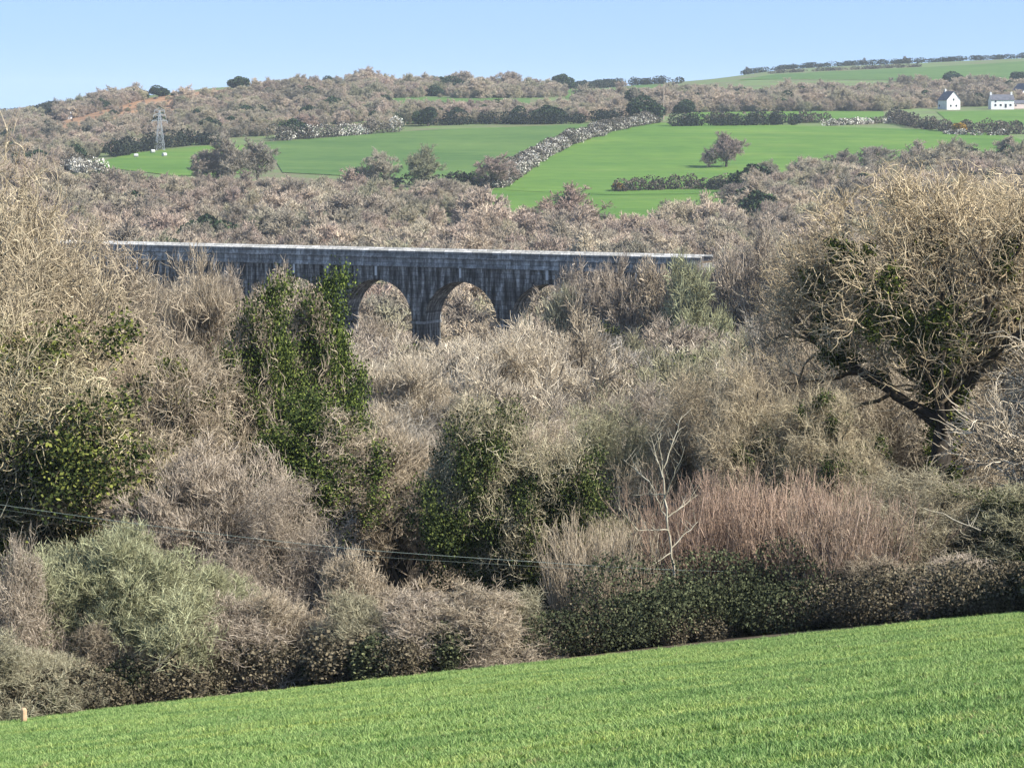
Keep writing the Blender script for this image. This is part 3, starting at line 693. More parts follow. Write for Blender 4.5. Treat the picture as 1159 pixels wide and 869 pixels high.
# hedge bank at the pasture's edge
def edge_path(p0, p1, dy, n=8):
    return [(lambda q: (q[0], q[1] + dy, float(ground(q[0], q[1] + dy))))(plane_hit(p, float(np.interp(p, [a[0] for a in hedge_px], [a[1] for a in hedge_px])))) for p in np.linspace(p0, p1, n)]
hedge(None, 1.9, 2.6, M_HEDGE, 'dark bramble hedge at the pasture edge on the right', 30, lumps=4, hvar=.6, size=.042, dens=.42, y_path=edge_path(675, 935, 1.6), tone_sh=.0, pale_lumps=.4)
hedge(None, 1.35, 2.4, M_SCRUB2, 'brown bramble hedge at the far right end of the pasture edge', 31, lumps=2.6, size=.042, dens=.50, y_path=edge_path(915, 1240, 1.6), tone_sh=.0, pale_lumps=.6)
hedge(None, .8, 1.8, M_SCRUB2, 'low leafy bramble bank at the left end of the pasture edge', 32, lumps=1.5, hvar=.7, size=.042, dens=.45, y_path=edge_path(-60, 320, 1.5), pale_lumps=.4)
hedge(None, 1.2, 2.2, M_HEDGE, 'low green bramble bank below the ivy covered middle tree', 33, lumps=2.6, size=.042, dens=.45, y_path=edge_path(580, 700, 1.4), pale_lumps=.2)

# ------------------------------------------------------------------ individual trees
TAN=(1.08,1.0,.88); GOLD=(1.06,.98,.80); PALE=(1.34,1.28,1.16); GREY=(.90,.89,.87); PINK=(1.03,.96,.90); OLIVE=(.86,.90,.68); RUST=(1.0,.80,.72); BROWN=(.84,.78,.68); GREENY=(.90,1.0,.72)
P_ = place
# left
P_('oak_tree','oak', -50, 112, 192, wpx=430, color=GOLD, label='tall golden twigged oak filling the top left corner of the wood')
P_('oak_tree','oak2', 85, 124, 255, wpx=290, color=TAN, label='tan rounded oak at the left end of the viaduct')
P_('oak_tree','ivy_tree', 45, 104, 352, wpx=320, color=(1.,.95,.72), label='ivy covered oak with dark green patches below the golden oak', ivycol=(1.45,1.4,1.0))
P_('oak_tree','oak_ivy', 170, 108, 400, wpx=250, color=TAN, label='tan oak with ivy on its lower limbs, left of the bright green ivy column', ivycol=(1.3,1.2,.9))
P_('ash_tree','ash', 245, 135, 302, wpx=150, color=TAN, label='pale twiggy ash rising in front of the viaduct near its left end')
P_('ash_tree','ivy_column', 340, 116, 336, wpx=84, color=TAN, label='tall tree wrapped in bright green ivy left of the first open arch', ivycol=(1.35,1.5,1.0))
P_('ash_tree','ivy_column', 275, 111, 345, wpx=80, color=TAN, label='smaller ivy clad tree just left of the tall bright green one', ivycol=(1.3,1.4,1.0), rot=2.)
P_('ash_tree','ivy_column', 400, 103, 465, wpx=110, color=TAN, label='leaning tree with green ivy at the foot of the bright ivy column', ivycol=(1.3,1.4,1.0), rot=4.)
P_('bare_tree','ash', 205, 99, 500, wpx=170, color=PINK, label='grey pink twiggy tree between the left willow and the ivy column')
P_('bare_tree','oak2', 300, 96, 540, wpx=180, color=PINK, label='pinkish grey bare tree below the bright ivy column')
P_('willow_bush','willow', 118, 85, 598, wpx=250, color=GREENY, label='large rounded grey green willow bush at the left edge of the pasture')
P_('willow_bush','willow', 215, 86, 640, wpx=190, color=(.86,.95,.68), label='olive green willow bush beside the large rounded one', rot=1.)
P_('thorn_bush','thorn', 0, 85, 610, wpx=110, color=PINK, label='reddish thorn bush at the far left edge of the picture')
P_('thorn_bush','thorn', 460, 83, 668, wpx=170, color=PINK, label='low pinkish brown thicket at the pasture edge left of the middle tree')
P_('thorn_bush','thorn', 535, 82.5, 695, wpx=130, color=(1.08,.90,.86), label='low pink brown thicket touching the foot of the ivy covered middle tree')
P_('thorn_bush','thorn', 410, 86, 620, wpx=120, color=TAN, label='tan thorny bush beside the dark gap at the pasture edge')
P_('thorn_bush','thorn', 290, 84, 690, wpx=110, color=OLIVE, label='olive thorny bush at the right foot of the willow')
P_('bare_tree','ash', 450, 103, 480, wpx=170, color=TAN, label='tan bare tree between the bright ivy column and the middle ivy tree')
# middle
P_('oak_tree','ivy_tree', 578, 95, 450, wpx=165, color=(.95,.93,.75), label='middle tree covered in dark green ivy standing behind the pasture edge', ivycol=(1.0,1.05,.9))
P_('ash_tree','ivy_tree', 625, 91, 560, wpx=130, color=(.95,.93,.75), label='lower ivy tree leaning on the right side of the middle one', ivycol=(1.0,1.05,.9), rot=1.2)
P_('ash_tree','ash', 470, 205, 398, wpx=150, color=PALE, label='pale ash with upswept twigs left of the point below the second arch')
P_('ash_tree','ash', 560, 210, 376, wpx=150, color=PALE, label='pale cream ash with upswept twigs directly below the second arch', rot=2.)
P_('bare_tree','oak', 710, 108, 455, wpx=180, color=OLIVE, label='olive bare tree with dark stems left of the white dead sapling')
P_('bare_tree','oak2', 800, 116, 415, wpx=200, color=(.95,.93,.74), label='wide olive tan bare tree right of the picture centre')
P_('bare_tree','oak', 900, 118, 385, wpx=190, color=TAN, label='tan crooked tree just left of the big right oak', rot=.6)
P_('oak_tree','oak2', 765, 106, 425, wpx=170, color=(1.08,1.0,.84), label='tan crooked tree directly behind the white dead sapling', rot=3.)
P_('oak_tree','oak', 855, 103, 405, wpx=190, color=(1.1,1.02,.84), label='pale tan crooked tree rising behind the reddish shoot thicket', rot=1.7)
P_('oak_tree','oak_ivy', 925, 101, 440, wpx=170, color=(1.08,1.02,.82), label='tan tree with scattered ivy between the shoot thicket and the big right oak', rot=.4, ivycol=(1.1,1.2,1.))
P_('shoot_thicket','shoots', 805, 85, 548, wpx=140, color=RUST, label='reddish thicket of straight shoots right of the white dead sapling')
P_('shoot_thicket','shoots', 885, 84.5, 545, wpx=150, color=RUST, label='middle part of the reddish shoot thicket above the dark bramble hedge', rot=2.5)
P_('shoot_thicket','shoots', 960, 85, 560, wpx=150, color=(.98,.82,.74), label='right part of the reddish shoot thicket below the big oak', rot=4.)
P_('shoot_thicket','shoots', 690, 86.5, 590, wpx=130, color=TAN, label='tan thicket of straight shoots around the white dead sapling', rot=5.)
# in front of the piers
P_('bare_tree','mid1', 205, 376, 303, wpx=95, color=TAN, label='tan bare tree hiding the arches near the left end of the viaduct')
P_('bare_tree','mid3', 255, 378, 306, wpx=80, color=PINK, label='pinkish bare tree just left of the ivy clad trees, hiding an arch')
P_('bare_tree','mid1', 320, 380, 304, wpx=95, color=TAN, label='bare tree between the two ivy clad trees, against the viaduct wall')
P_('bare_tree','mid3', 432, 372, 358, wpx=90, color=TAN, label='bare tree filling the foot of the first open arch')
P_('bare_tree','mid1', 548, 374, 362, wpx=80, color=TAN, label='bare tree filling the foot of the second arch')
P_('bare_tree','mid3', 640, 366, 326, wpx=76, color=(.95,1.,.8), label='greenish bare tree half hiding the third arch')
P_('bare_tree','mid1', 655, 370, 298, wpx=95, color=PINK, label='pinkish bare tree standing before the viaduct right of the third arch')
P_('bare_tree','mid2', 700, 366, 291, wpx=85, color=PINK, label='tall pinkish bare tree reaching the parapet near the right end of the viaduct')
P_('bare_tree','mid3', 745, 362, 296, wpx=90, color=TAN, label='tan bare tree under the last visible arch of the viaduct')
P_('bare_tree','mid3', 786, 355, 293, wpx=105, color=(.85,.95,.66), label='olive green bushy tree below the right end of the viaduct')
P_('bare_tree','mid1', 815, 372, 280, wpx=90, color=PINK, label='pink grey bare tree hiding the right end of the viaduct')
P_('bare_tree','mid2', 872, 366, 262, wpx=110, color=PINK, label='bare tree on the bank just right of the viaduct end')
P_('bare_tree','mid1', 925, 360, 246, wpx=120, color=BROWN, label='brown bare tree on the bank between the viaduct end and the big oak')
P_('bare_tree','mid1', 655, 250, 345, wpx=150, color=BROWN, label='dark reddish brown rounded tree below the right half of the viaduct')
# right
P_('oak_tree','big_oak', 1068, 106, 188, wpx=470, color=(1.2,1.08,.84), label='big crooked oak with cream twigs and dark ivied trunk on the right', rot=2.2, ivycol=(1.5,1.5,.9))
P_('oak_tree','oak', 1230, 122, 205, wpx=300, color=(1.06,.98,.84), label='cream twigged oak cut by the right edge of the picture', rot=3.2)
P_('oak_tree','oak', 965, 126, 275, wpx=200, color=TAN, label='tan oak crown on the left shoulder of the big right oak', rot=5.)
P_('thorn_tree','oak2', 1045, 90, 528, wpx=260, color=(1.0,.98,.80), label='low spreading lichen covered thorn tree below the big right oak', rot=1.)
P_('thorn_tree','ivy_tree', 1150, 91, 540, wpx=160, color=OLIVE, label='dark tangled thorn tree at the lower right edge', rot=2., ivycol=(.9,.9,.8))
P_('thorn_bush','thorn', 1010, 84, 625, wpx=130, color=BROWN, label='brown tangled bush behind the right bramble hedge')
P_('thorn_bush','thorn', 1110, 84, 625, wpx=130, color=PINK, label='pinkish tangled bush at the right end of the bramble hedge')
# small bushes along the foot of the wood
_r = random.Random(12); _o = ['leftmost'] + [w + ' from left' for w in 'second third fourth fifth sixth seventh eighth ninth tenth eleventh twelfth thirteenth fourteenth'.split()]
for _i in range(10):
    _px = -25 + _i * 68 + _r.uniform(-10, 10); _e = float(np.interp(_px, [a[0] for a in hedge_px], [a[1] for a in hedge_px])); _q = plane_hit(_px, _e); _h = _r.uniform(1.2, 3.4)
    P_('edge_bush', _r.choice(['thorn','thorn2','thorn']), _px, 82.6, H=_h, wide=_r.uniform(1.0, 1.6), color=_r.choice([TAN, OLIVE, PINK, (.9,.92,.75), BROWN]), cat='bush', group='small bushes along the foot of the wood',
       label='low twiggy bush at the left half of the pasture edge, ' + (_o[_i] if _i < 9 else 'rightmost'))

# ---- the rest of the wood in front of the viaduct, tree by tree
SKX = [-50,0,60,110,150,170,205,240,300,360,385,400,440,490,530,560,590,620,660,700,730,790,830,880,920,960,1040,1230]
SKY = [180,182,188,225,285,308,318,306,300,310,332,358,360,384,370,358,330,308,297,294,295,296,288,262,240,215,200,195]
zones = [(0,160,'left of the viaduct'),(160,330,"under the viaduct's left end"),(330,470,'under the first open arch'),(470,570,'under the second arch'),
         (570,690,'under the third arch'),(690,800,"under the viaduct's right end"),(800,940,'left of the big oak'),(940,1200,'behind the big oak')]
bands = [(82,150,'near the pasture'),(150,230,'halfway down'),(230,320,'on the valley floor'),(320,400,'by the piers')]
tints = [('tan',TAN),('pale',PALE),('grey',GREY),('pinkish',PINK),('olive',OLIVE),('brown',BROWN)]
def tint_for(px, y, rng):
    if px < 230: w = [5,1,1,1,1,.5] if y < 240 else [3,1,1,2,.5,1]
    elif px < 480: w = [2,4,2,2,.3,.6]
    elif px < 640: w = [1,5,2,2,.3,.3]
    elif px < 800: w = [1,2,2,3,2,1.5]
    else: w = [2,2,1.5,2,2,1]
    return tints[rng.choices(range(6), w)[0]]
rng = random.Random(77); taken = [(o.location.x, o.location.y) for o in COL.objects if o.type == 'EMPTY' and o.get('category') in ('tree', 'bush')]
made = []
y = 100.0
while y < 386:
    step = 7.6 + y * .008; half = y * .187 + 5; x = -half + rng.uniform(0, 4)
    while x < half:
        xx = x + rng.uniform(-2.2, 2.2); yy = y + rng.uniform(-2.5, 2.5); x += step
        px = CX + F * xx / yy
        if any((xx-a)**2 + (yy-b)**2 < 22 for a, b in taken): continue
        g = float(ground(xx, yy)); r = rng.random()
        if yy < 150: key = rng.choice(['oak','oak2','ash','oak','thorn2','oak_ivy']); h = rng.uniform(6.5, 11)
        elif yy < 195: key = rng.choice(['ash','oak','oak2','ash']); h = rng.uniform(9, 14)
        else: key = rng.choice(['mid1','mid2','mid3','mid2','mid_ivy' if rng.random() < .5 else 'mid1']); h = rng.uniform(11, 16.5)
        wide = rng.uniform(.95, 1.25); cw = PROTO[key]['w'] * h * wide / yy * F
        lim = max(np.interp(px + s * cw * .6, SKX, SKY) for s in (-1, 0, 1)) + rng.uniform(2, 22)
        
        if yy < 118 and (220 < px < 440): lim = max(lim, 500)
        if yy < 112 and (960 < px < 1190): lim = max(lim, 545)
        if yy < 100 and (490 < px < 680): lim = max(lim, 590)
        hm = ztop(lim, yy) - g; h = min(h, hm)
        if h < 3: continue
        nm, tint = tint_for(px, yy, rng); j = rng.uniform(.88, 1.12); tint = tuple(c * j for c in tint)
        zn = next((z[2] for z in zones if px < z[1]), zones[-1][2]); bn = next((b[2] for b in bands if yy < b[1]), bands[-1][2])
        e = place('bare_tree', key, None, yy, H=h, wide=wide, color=tint, z0=g); e.location.x = xx
        made.append((px, '%s bare %s %s %s' % (nm, 'bush' if key == 'thorn' else ('ivied tree' if 'ivy' in key else 'tree'), bn, zn), e, zn))
    y += step * .92
ordn = ['leftmost'] + [w + ' from left' for w in ('second','third','fourth','fifth','sixth','seventh','eighth','ninth','tenth','eleventh','twelfth','thirteenth','fourteenth','fifteenth','sixteenth','seventeenth','eighteenth')]
from collections import defaultdict
byl = defaultdict(list)
for m in made: byl[m[1]].append(m)
for lab, ms in byl.items():
    ms.sort(key=lambda m: m[0])
    for i, m in enumerate(ms):
        m[2]['label'] = lab if len(ms) == 1 else lab + ', ' + (ordn[i] if i < len(ms) - 1 else 'rightmost')
        m[2]['group'] = 'bare trees of the wood ' + m[3]
print({k: (round(v['w'],2)) for k, v in PROTO.items()}); print('wood trees', len(made))

# ---- trees and bushes of the far slopes
def far_tree(key, px, base_py, H, label, wide=1.0, color=(1,1,1), name='bare_tree', lo=500, cat='tree'):
    h = hit(px, base_py, lo)
    if h is None: print('no ground', px, base_py); return
    e = place(name, key, None, h[1], H=H, wide=wide, color=color, label=label, z0=h[2] - .1, cat=cat); e.location.x = h[0]; return e
far_tree('lone2', 822, 190, 14, 'lone windswept bare tree standing in the large right field', 1.25, (.8,.72,.72))
far_tree('lone0', 803, 191, 8, 'small dark tree beside the lone windswept one', 1.0, (.6,.6,.6))
far_tree('lone1', 642, 264, 14, 'round bare tree at the foot of the lower right field', 1.5, (.85,.72,.66), lo=600)
far_tree('lone0', 555, 214, 12, 'broad bare tree at the lower end of the diagonal hedge', 1.5, (.8,.7,.68))
far_tree('lone2', 480, 213, 15, 'tall grey green ivied tree at the foot of the middle field', 1.1, (.75,.85,.62))
far_tree('lone0', 435, 212, 13, 'pale grey tree left of the tall grey green one', 1.1, (.9,.92,.8))
far_tree('lone1', 262, 206, 17, 'large grey bare tree between the two left fields', 1.2, (.85,.85,.78))
far_tree('lone0', 292, 206, 15, 'large grey bare tree just right of its twin between the fields', 1.1, (.8,.82,.76))
far_tree('lone3', 240, 205, 11, 'grey bushy tree on the left flank of the large bare pair', 1.3, (.9,.85,.8))
far_tree('lone3', 345, 152, 9, 'pinkish round tree above the white blossom hedge', 1.2, (.95,.8,.75))
far_tree('ever0', 330, 157, 9, 'dark evergreen beside the white blossom hedge', 1.3, name='evergreen_tree')
far_tree('ever1', 730, 139, 13, 'dark evergreen tree at the top of the diagonal hedge', 1.3, name='evergreen_tree')
far_tree('ever2', 484, 143, 9, 'dark bush at the left end of the dark hedge', 1.3, name='evergreen_tree')
far_tree('ever0', 620, 140, 9, 'dark bushy evergreen on the dark hedge left of the tall pole', 1.4, name='evergreen_tree')
far_tree('ever1', 513, 106, 11, 'dark evergreen clump on the central skyline', 1.5, name='evergreen_tree', lo=1200)
far_tree('ever2', 498, 107, 7, 'small dark evergreen left of the skyline clump', 1.5, name='evergreen_tree', lo=1200)
far_tree('ever0', 636, 101, 11, 'dark flat topped pine standing alone on the skyline', 1.3, name='evergreen_tree', lo=1200)
far_tree('ever2', 606, 101, 6, 'small round tree on the skyline left of the flat topped pine', 1.2, name='evergreen_tree', lo=1200)
far_tree('ever0', 272, 102, 8, 'dark dome shaped bush on the left skyline', 1.5, name='evergreen_tree', lo=1000)
far_tree('ever1', 1079, 96, 9.5, 'round dark evergreen above the white gabled house', 1.5, name='evergreen_tree', lo=1500)
far_tree('ever2', 1152, 94, 8, 'dark evergreen above the houses at the right edge', 1.5, name='evergreen_tree', lo=1500)
far_tree('lone1', 977, 72, 7, 'tiny tree on the right skyline', .9, (.5,.5,.5), lo=1500)
far_tree('lone1', 1026, 70, 7, 'small windblown tree on the right skyline', 1.3, (.5,.5,.5), lo=1500)
far_tree('lone2', 846, 84, 7, 'small bare tree where the right skyline hedge begins', 1.2, (.5,.5,.5), lo=1500)
far_tree('ever1', 92, 128, 7, 'dark bush on the left skyline by the tiny white house', 1.4, name='evergreen_tree', lo=1000)
far_tree('ever1', 180, 110, 7, 'dark bush near the top of the orange bracken slope', 1.4, name='evergreen_tree', lo=1000)
far_tree('ever0', 160, 113, 6, 'grey green bush left of the one topping the bracken slope', 1.6, name='evergreen_tree', lo=1000)
far_tree('gorse0', 1036, 98, 5, 'orange gorse bush in the wood above the gabled house', 2.2, name='gorse_bush', lo=1500, cat='bush')
far_tree('gorse1', 1085, 151, 5, 'bright orange gorse bush in the hedge before the houses', 1.2, name='gorse_bush', cat='bush')
far_tree('gorse0', 700, 217, 3.5, 'orange bush at the left end of the lower field hedge', 1.2, name='gorse_bush', cat='bush')

for a_, b_, c_, k_, l_ in [(868,206,13,'lone0','grey bare tree at the foot of the right field, left end of the row'),(905,204,14,'lone1','second bare tree from the left in the row at the foot of the right field'),(950,200,14,'lone0','broad bare tree in the middle of the row below the right field'),
        (990,196,14,'lone3','bushy grey tree right of the middle of the row below the right field'),(1040,188,14,'lone1','bare tree below the orange gorse bush at the foot of the right field'),(1090,184,13,'lone0','brown bare tree below the white houses, at the foot of the right field'),
        (1140,180,13,'lone2','bare tree at the right edge of the foot of the right field'),(835,236,13,'lone3','pale grey bushy tree at the right end of the lower field'),(888,240,13,'lone0','pale grey tree just right of the lower field, above the viaduct end'),(930,238,13,'lone3','grey bushy tree above the left shoulder of the big oak'),
        (760,255,12,'lone1','bare tree right of the round one below the lower field'),(600,262,12,'lone0','bare tree left of the round one below the lower field')]:
    far_tree(k_, a_, b_, c_ * (.62 if b_ > 230 or a_ < 920 else .72), l_, 1.4, random.Random(a_).choice([(.9,.88,.84),(.75,.72,.70),(1.,.95,.88),(.85,.88,.75)]), lo=600)
wood('scrub', 'scattered low scrub over the orange bracken slope on the left hill', [[(5,160),(20,146),(100,124),(200,106),(240,106),(130,138),(60,152)]], 420, 1.5, 4.5, 71, lo=700)
# ---- white dead sapling, fallen limb, stake, wires
def curvy(mb, a, b, r0, r1, n=7, wob=.12, rng=random.Random(3)):
    a = Vector(a); b = Vector(b); prev = a; L = (b - a).length
    for i in range(1, n + 1):
        t = i / n; p = a.lerp(b, t) + (Vector([rng.gauss(0, wob) for _ in range(3)]) * L * .12 if i < n else Vector())
        mb.bar(prev, p, r0 + (r1-r0)*(i-1)/n, r0 + (r1-r0)*t, 6); prev = p
    return b
M_PALEW, n_, b_ = newmat('bleached_wood'); n_.links.new(ramp(n_, noise(n_, 3, 4), [(.35,(.22,.19,.13)),(.5,(.38,.34,.25)),(.65,(.52,.47,.36))]), b_.inputs['Base Color'])
M_STAKE, n_, b_ = newmat('stake_wood'); n_.links.new(ramp(n_, noise(n_, 6, 4), [(.3,(.45,.27,.15)),(.6,(.62,.42,.26))]), b_.inputs['Base Color'])
def pt(px, py, y): u, v = ray(px, py); return (float(u*y), y, float(v*y))
def sapling():
    y = EY(755) + 3.0; base = pt(765, 665, y); e = bpy.data.objects.new('dead_sapling', None); COL.objects.link(e); e.location = base
    tag(e, 'white dead sapling with bare forked branches standing in the thicket', 'tree')
    g = float(ground(base[0], y)); R = random.Random(5)
    loc = lambda p: tuple(p[i] - base[i] for i in range(3))
    t = MB(); curvy(t, (0.05, 0, g - base[2]), loc(pt(763,640,y)), .050, .042); curvy(t, loc(pt(763,640,y)), loc(pt(752,565,y)), .042, .030); curvy(t, loc(pt(752,565,y)), loc(pt(748,490,y+.4)), .030, .008); t.build('trunk', M_PALEW, e)
    for a, b, dy in [((756,590),(735,545),.6),((735,545),(706,520),.9),((752,565),(775,505),-.5),((750,540),(735,490),.3),((751,530),(772,470),.6),((757,600),(722,600),-.8),((722,600),(700,575),-.9),((756,585),(790,560),.7),((760,625),(738,640),-.5),((749,520),(741,480),-.3),((753,560),(715,560),.2),((760,620),(790,590),.5)]:
        m = MB(); curvy(m, loc(pt(*a, y)), loc(pt(b[0], b[1], y + dy)), .022, .008)
        for k in range(6):
            k = k * .5; q = (a[0] + (b[0]-a[0])*(.3+.25*k), a[1] + (b[1]-a[1])*(.3+.25*k)); curvy(m, loc(pt(*q, y + dy*(.3+.25*k))), loc(pt(q[0]+R.uniform(-16,16), q[1]-R.uniform(8,26), y + dy + R.uniform(-.4,.4))), .008, .003, 4)
        m.build('branch', M_PALEW, e)
sapling()
def limb(name, a, b, y, r, label, twigs=3, cat='branch', mat=None):
    P0 = pt(*a, y); m = MB(); R = random.Random(int(a[0])); loc = lambda p: tuple(p[i]-P0[i] for i in range(3))
    curvy(m, (0,0,0), loc(pt(*b, y)), r, r*.6, 6)
    for k in range(twigs): 
        t = R.uniform(.3, .9); q = (a[0]+(b[0]-a[0])*t, a[1]+(b[1]-a[1])*t); curvy(m, loc(pt(*q, y)), loc(pt(q[0]+R.uniform(-25,25), q[1]-R.uniform(5,22), y+.3)), r*.5, r*.2, 4)
    return tag(m.build(name, mat or M_PALEW, loc=P0), label, cat)
limb('fallen_branch', (1045,575), (1110,600), EY(1080) + 6.5, .022, 'pale broken branch lying across the thorn tree at lower right')
limb('fallen_branch', (148,790), (205,722), EY(170) + .8, .035, 'pale leaning stick at the foot of the left willow', 1)
def stake():
    p = plane_hit(27, 817); z = -2 - .166*p[1] + .108*p[0]; m = MB()
    m.bar((0,0,-.2),(0,.01,.34),.085,.08,8); m.bar((0,.01,.34),(0,.01,.39),.08,.05,8)
    tag(m.build('stake', M_STAKE, loc=(p[0], p[1], z)), 'short pale orange wooden stake at the left end of the pasture edge', 'post')
stake()
M_WIRE = newmat('wire')[0]; M_WIRE.node_tree.nodes['Principled BSDF'].inputs['Base Color'].default_value = (.20,.24,.22,1)
def wire(pts, r, label):
    P = [Vector(pt(a, b, y)) for a, b, y in pts]; m = MB(); N = 60; n = len(P) - 1
    xs = [p.x for p in P]
    prev = None
    for i in range(N + 1):
        t = i / N * n
        q = Vector((float(pchip(range(n+1), [p.x for p in P], np.array(t))), float(pchip(range(n+1), [p.y for p in P], np.array(t))), float(pchip(range(n+1), [p.z for p in P], np.array(t)))))
        if prev is not None: m.bar(prev - P[0], q - P[0], r, r, 5)
        prev = q
    tag(m.build('overhead_wire', M_WIRE, loc=P[0]), label, 'wire')
wire([(-300,525,80),(0,571,80.5),(340,615,82),(640,638,85),(1000,650,95),(1500,640,120)], .006, 'upper thin grey overhead wire crossing the wood from the left')
wire([(-300,530,80.4),(0,576,80.9),(340,622,82.4),(640,643,85.4),(1000,655,95.4),(1500,645,120)], .0025, 'lower thinner overhead wire running just under the other')

# ------------------------------------------------------------------ houses, pylon, pole
M_WHITE, n_, b_ = newmat('white_render', .8); n_.links.new(ramp(n_, noise(n_, .5, 4), [(.3,(.68,.67,.64)),(.6,(.82,.81,.78))]), b_.inputs['Base Color'])
M_SLATE, n_, b_ = newmat('slate_roof', .7); n_.links.new(ramp(n_, noise(n_, .8, 5), [(.3,(.07,.075,.09)),(.6,(.14,.14,.16))]), b_.inputs['Base Color'])
M_GLASS = newmat('window_glass', .15)[0]; M_GLASS.node_tree.nodes['Principled BSDF'].inputs['Base Color'].default_value = (.03,.035,.04,1)
M_METAL = newmat('galvanised_steel', .5)[0]; M_METAL.node_tree.nodes['Principled BSDF'].inputs['Base Color'].default_value = (.45,.47,.50,1)
M_DOOR = newmat('door_paint', .6)[0]; M_DOOR.node_tree.nodes['Principled BSDF'].inputs['Base Color'].default_value = (.10,.12,.12,1)
M_PINKW = newmat('pink_render', .8)[0]; M_PINKW.node_tree.nodes['Principled BSDF'].inputs['Base Color'].default_value = (.62,.5,.45,1)
def house(px, base_py, w, d, h, roof, rot, label, wall=M_WHITE, chim=((.12,),), gable_front=False, lo=1300, wins=None, rise=0.):
    g = hit(px, base_py, lo); e = bpy.data.objects.new('house', None); COL.objects.link(e); e.location = (g[0], g[1], g[2] + rise); e.rotation_euler = (0, 0, rot); tag(e, label, 'house')
    m = MB()   # ridge along local x; gables at +-w/2
    v = [(-w/2,-d/2,-1.5),(w/2,-d/2,-1.5),(w/2,d/2,-1.5),(-w/2,d/2,-1.5),(-w/2,-d/2,h),(w/2,-d/2,h),(w/2,d/2,h),(-w/2,d/2,h),(-w/2,0,h+roof),(w/2,0,h+roof)]
    m.add(v, [(0,1,5,4),(2,3,7,6),(1,2,6,9,5),(3,0,4,8,7)]); m.build('wall', wall, e)
    m = MB(); o = .35; t = .22; k = roof / (d/2)
    for s in (-1, 1):
        a = [(-w/2-o, s*(d/2+o), h-o*k+.02), (w/2+o, s*(d/2+o), h-o*k+.02), (w/2+o, 0, h+roof+.02), (-w/2-o, 0, h+roof+.02)]
        m.add(a + [(x, y, z+t) for x, y, z in a], [(0,1,2,3),(4,5,6,7),(0,1,5,4),(1,2,6,5),(2,3,7,6),(3,0,4,7)])
    r = m.build('roof', M_SLATE, e)
    for cx_ in chim:
        m = MB(); c = cx_[0]; m.box(c*w-.5, c*w+.5, -.4, .4, h+roof-.6, h+roof+1.4); m.box(c*w-.58, c*w+.58, -.48, .48, h+roof+1.1, h+roof+1.28)
        m.bar((c*w, 0, h+roof+1.4), (c*w, 0, h+roof+1.75), .14, .12); m.build('chimney', wall, r)
    for (side, a, z, ww, hh) in wins or []:
        if side == 'f': P = lambda u, q: (a + u, -d/2 - q)
        m = MB(); fr = MB()
        if side == 'f':
            fr.box(a-ww/2-.08, a+ww/2+.08, -d/2-.06, -d/2+.02, z-.08, z+hh+.08); m.box(a-ww/2, a+ww/2, -d/2-.09, -d/2-.062, z, z+hh)
        else:
            s = 1 if side == 'r' else -1; x0 = s*(w/2)
            fr.box(min(x0-.02*s, x0+.06*s), max(x0-.02*s, x0+.06*s), a-ww/2-.08, a+ww/2+.08, z-.08, z+hh+.08); m.box(min(x0+.062*s, x0+.09*s), max(x0+.062*s, x0+.09*s), a-ww/2, a+ww/2, z, z+hh)
        f = fr.build('door' if hh > 1.8 else 'window', M_WHITE if hh < 1.8 else M_DOOR, e); m.build('pane', M_GLASS, f)
    return e
house(1074, 124, 10, 8.5, 4.6, 4.6, math.radians(-68), 'white gabled house with dark windows standing among the trees', gable_front=True, chim=((-.42,),), wins=[('r',-1.8,.8,1.2,1.2),('r',1.8,.8,1.2,1.2),('r',0,4.2,1.1,1.2),('f',-3,.8,1.2,1.2)], rise=.6)
house(1133, 124, 13, 7, 4.4, 2.8, math.radians(4), 'long white cottage with a chimney at each end', chim=((-.46,),(.44,)), wins=[('f',-4,.9,1.1,1.2),('f',-1,.9,1.1,1.2),('f',4.5,.9,1.1,1.2),('f',-4,3,1,1.1),('f',1.8,.1,1.0,2.0)], rise=.8)
house(1158, 118, 11, 9, 6, 5, math.radians(-65), 'white gabled house cut off by the right edge of the picture', chim=((.4,),), wins=[('r',-1.5,1,1.2,1.2),('r',1.5,4,1.2,1.2)], rise=.8)
house(1152, 123, 9, 5, 2.6, 1.4, math.radians(8), 'low pink walled outbuilding between the cottage and the right edge', wall=M_PINKW, chim=(), wins=[('f',-2,.8,1,1)], rise=.4)
house(77, 136, 5, 4.5, 2.4, 1.6, math.radians(20), 'tiny white house on the left skyline', chim=((.4,),), wins=[('f',-1,.7,.8,.9),('f',1,.7,.8,.9)], lo=1000, rise=.1).scale = (.75, .75, .75)
